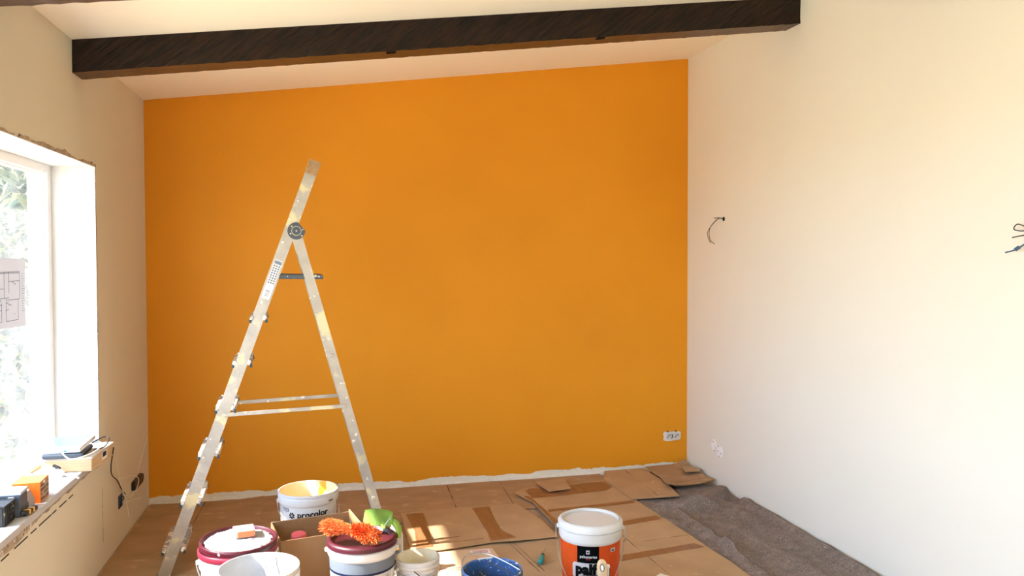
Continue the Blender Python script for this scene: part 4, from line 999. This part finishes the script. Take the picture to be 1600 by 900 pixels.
fingers = [[(None, 0, 2), ((.085, -.022, .024), .010), ((.100, -.034, .006), .009), ((.108, -.040, -.020), .0085), ((.110, -.042, -.036), .007)],
           [(None, 0, 2), ((.092, -.006, .020), .0105), ((.106, -.012, .0), .0095), ((.112, -.014, -.026), .009), ((.112, -.014, -.046), .0075)],
           [(None, 0, 2), ((.092, .012, .020), .0105), ((.108, .016, .002), .0095), ((.112, .018, -.020), .009), ((.112, .018, -.036), .0075)],
           [(None, 0, 2), ((.084, .028, .022), .010), ((.100, .038, .006), .0085), ((.106, .042, -.014), .008)],
           [(None, 0, 0), ((.020, -.030, .026), .010), ((.034, -.048, .018), .0095), ((.050, -.058, .012), .008)]]
pg = skin_mesh('palm', [palm]+fingers, M['lime'], t); pg.location = (-.022, .006, -.002); pg.scale = (.9, .9, 1)
link_mesh('tag', T(spline([(.005, -.045, .008), (.022, -.038, .03), (.04, -.03, .052)], 4), .0016, 5), M['paper'], t)

# --- small white tub
b = Bucket('small_tub', 'small open white tub with a cream inside beside the sun patch', .373, 3.525, .0975, .198, inner=M['cream'], band=.040, rb=.88)
b.t.location.z = .014
lb = b.patch('label', -.075, .075, .03, .148, M['paper']); b.patch('red_line', -.072, -.030, .132, .138, M['redprint'], .002, lb)
b.text('ZTIC', -.038, .108, .026, M['black'], .0014, .002, lb, name='lettering'); b.lines(.035, .070, .06, .14, 10, M['print'], .002, lb, 5)
link_mesh('paint_residue', L([(0, .05), (.08, .05)], 32), M['cream'], b.t)
b.handle(.02, .0018, ang=R_(30), bulge=.005)
o = link_mesh('stir_wire', T(spline([(.345, 3.418, .185), (.372, 3.41, .160), (.395, 3.395, .12)], 5), .0022, 6), M['blackcable']); o.parent = b.t
o.matrix_parent_inverse = (Matrix.Translation(b.t.location) @ Matrix.Rotation(b.t.rotation_euler.z, 4, 'Z')).inverted()
# --- can and canister behind it
t = thing('tin_can', 'dark labelled tin half hidden between the labelled bucket and the small tub', 'can', (.298, 3.69, .014))
link_mesh('tin', L([(0, 0), (.052, 0), (.054, .004), (.052, .008), (.052, .145), (.054, .150), (.049, .151), (.046, .146), (0, .146)], 32), M['blackplastic'], t, True)
link_mesh('wrapper', L([(.0527, .02), (.0527, .135)], 32), mat('can_wrapper', rgb(70, 66, 60), .5, spots=((rgb(190, 188, 180), 70, .55, .02),)), t, True)
link_mesh('yellow_drip', B((.0, -.050, .148), (.035, .006, .012), None, .003), M['yellow'], t)
t = thing('white_canister', 'slim white canister with a yellow spot right behind the labelled bucket', 'canister', (.292, 3.835, .014))
link_mesh('bottle', L([(0, 0), (.040, 0), (.043, .005), (.043, .19), (.036, .21), (.018, .225), (.018, .24), (0, .24)], 28), M['bucket'], t, True)
link_mesh('cap', L([(0, .238), (.020, .238), (.020, .258), (0, .260)], 20), M['bucket'], t)
link_mesh('yellow_spot', B((.012, -.0395, .13), (.014, .006, .02), None, .002), M['yellow'], t)

# --- blue mixing bucket
t = thing('mixing_bucket', 'blue mixing bucket splashed with grey mortar at the bottom edge of the photo', 'bucket', (.634, 3.137, .012), face_cam(.634, 3.137))
link_mesh('body', L([(0, 0), (.085, 0), (.090, .006), (.116, .255), (.121, .257), (.122, .266), (.119, .268)], 48), M['blue'], t, True)
bm = L([(.119, .268), (.114, .264), (.088, .012), (0, .010)], 48)
for f in bm.faces: f.normal_flip()
link_mesh('inner_wall', bm, M['blue'], t, True)
link_mesh('rim_crust', L([(.1135, .262), (.119, .2695), (.1225, .265)], 48), M['bluerim'], t, True)
bm = T(spline([(-.118, -.01, .25), (-.122, .05, .285), (-.085, .105, .292), (-.02, .115, .285), (.05, .06, .275), (.118, .01, .255)], 8), .0024, 6); link_mesh('handle', bm, M['wire'], t)
bm = T([(-.015, .085, .262), (.095, -.045, .258)], .0022, 6); link_mesh('stirring_rod', bm, M['blackcable'], t)
link_mesh('handle_ear', B((-.117, .02, .25), (.018, .03, .03), None, .004), M['greyplastic'], t); link_mesh('handle_ear', B((.118, -.01, .25), (.014, .02, .03), None, .004), M['greyplastic'], t)

# --- pot and brush
t = thing('brush_pot', 'black pot standing in front of the orange-labelled bucket', 'pot', (1.05, 3.085, .024))
link_mesh('pot', L([(0, 0), (.080, 0), (.098, .162), (.102, .164), (.102, .170), (.096, .170), (.078, .006), (0, .005)], 40), M['blackplastic'], t, True)
t = thing('paint_brush', 'wooden paint brush handle sticking up before the orange-labelled bucket', 'brush', (1.104, 3.085, .050), face_cam(1.08, 3.09))
bm = bmesh.new(); rows = []
prof = [(0, .014), (.06, .015), (.12, .018), (.17, .021), (.205, .0225), (.225, .021), (.238, .016), (.245, .008)]
N = 16
for z, hw in prof:
    dep = .008*(1 if z < .21 else .8); rows.append([bm.verts.new((hw*math.cos(2*PI*k/N), dep*math.copysign(abs(math.sin(2*PI*k/N))**.7, math.sin(2*PI*k/N)), z)) for k in range(N)])
for a, c_ in zip(rows[:-1], rows[1:]):
    for k in range(N): bm.faces.new((a[k], a[(k+1) % N], c_[(k+1) % N], c_[k]))
bm.faces.new(rows[0][::-1]); bm.faces.new(rows[-1])
hd_ = link_mesh('handle', bm, M['wood'], t, True)
bm = bmesh.new(); pts = [(.0085*math.cos(2*PI*k/20), -.0085, .214+.015*math.sin(2*PI*k/20)) for k in range(21)]; tube(bm, pts, .0014, 6); link_mesh('hanging_hole', bm, M['greydark'], hd_)
link_mesh('hole_inset', B((0, -.0075, .214), (.011, .0025, .022), None, .004), M['paper'], hd_)
link_mesh('ferrule', B((0, 0, -.005), (.034, .018, .03), None, .003), M['wire'], t)
link_mesh('dark_bristles', B((0, 0, -.012), (.031, .015, .012), None, .002), M['blackcable'], t)
t.rotation_euler.y = R_(-4)
t = thing('paint_brush', 'pale dark-edged second brush handle just behind the wooden one', 'brush', (1.118, 3.118, .045), face_cam(1.08, 3.09))
link_mesh('handle', B((0, 0, .108), (.030, .012, .216), None, .005), M['whitewood'], t)
link_mesh('edge_band', B((.0145, 0, .108), (.003, .0125, .19), None, .001), M['blackplastic'], t)
# --- filler tube tip
t = thing('filler_tube', 'white and orange tube end at the bottom edge right of the orange bucket', 'tube', (1.535, 3.405, .027), R_(38))
link_mesh('sleeve', B((-.01, -.02, .014), (.05, .16, .026), None, .003), M['paper'], t)
link_mesh('orange_panel', B((.0155, -.02, .0145), (.002, .15, .022)), M['orangebox'], t)

# --- screwdriver
a_, b_ = Vector((1.015, 3.80, 0)), Vector((1.105, 4.02, 0)); an = math.atan2((b_-a_).y, (b_-a_).x)
t = thing('screwdriver', 'small screwdriver with a teal handle lying on the cardboard', 'screwdriver', (1.03, 3.84, .022), an)
bm = bmesh.new(); tube(bm, [(-.045, 0, 0), (-.042, 0, 0), (-.02, 0, 0), (.01, 0, 0), (.03, 0, 0), (.036, 0, 0)], .014, 10, [.5, .9, 1, .95, .7, .8]); link_mesh('handle', bm, M['tealhandle'], t, True)
link_mesh('collar', T([(.036, 0, 0), (.055, 0, 0)], .010, 10), M['blackplastic'], t)
link_mesh('shaft', T([(.055, 0, 0), (.15, 0, .001)], .0035, 8), M['wire'], t)

# --- open cardboard box with the pink lidded bottle
bx = thing('open_box', 'open brown cardboard box between the buckets', 'box', (-.072, 3.835, .015), math.atan2(.08, .37))
WB, DB, HB = .375, .265, .266
link_mesh('back_panel', B((0, DB/2, HB/2), (WB, .005, HB)), M['cardin'], bx)
link_mesh('front_panel', B((0, -DB/2, HB/2-.002), (WB, .005, HB-.004)), M['cardin'], bx)
link_mesh('side_panel', B((-WB/2, 0, HB/2), (.005, DB, HB)), M['cardin'], bx); 
link_mesh('side_panel', B((WB/2, 0, HB/2+.006), (.005, DB, HB+.012)), M['cardin'], bx)
link_mesh('bottom_panel', B((0, 0, .003), (WB, DB, .005)), M['cardin'], bx)
link_mesh('panel_edge', B((WB/2, 0, HB+.0125), (.0055, DB, .002)), M['card'], bx); link_mesh('panel_edge', B((0, DB/2, HB+.0005), (WB, .0055, .002)), M['card'], bx)
t = thing('bottle', 'bottle with a coral pink cap standing inside the open box', 'bottle', (-.152, 3.80, .048))
link_mesh('bottle_body', L([(0, -.026), (.03, -.026), (.03, 0), (.032, 0), (.034, .004), (.034, .14), (.028, .165), (.022, .175), (.022, .185)], 28), M['bucket'], t, True)
bm = L([(0, .0), (.030, .0), (.034, .004), (.034, .022), (.031, .026), (0, .027)], 32); o = link_mesh('cap', bm, M['pink'], t, True, (0, 0, .188)); o.rotation_euler.x = R_(6)
for oo in bpy.data.objects:
    for k in ('cx', 'cy'):
        if k in oo.keys(): del oo[k]
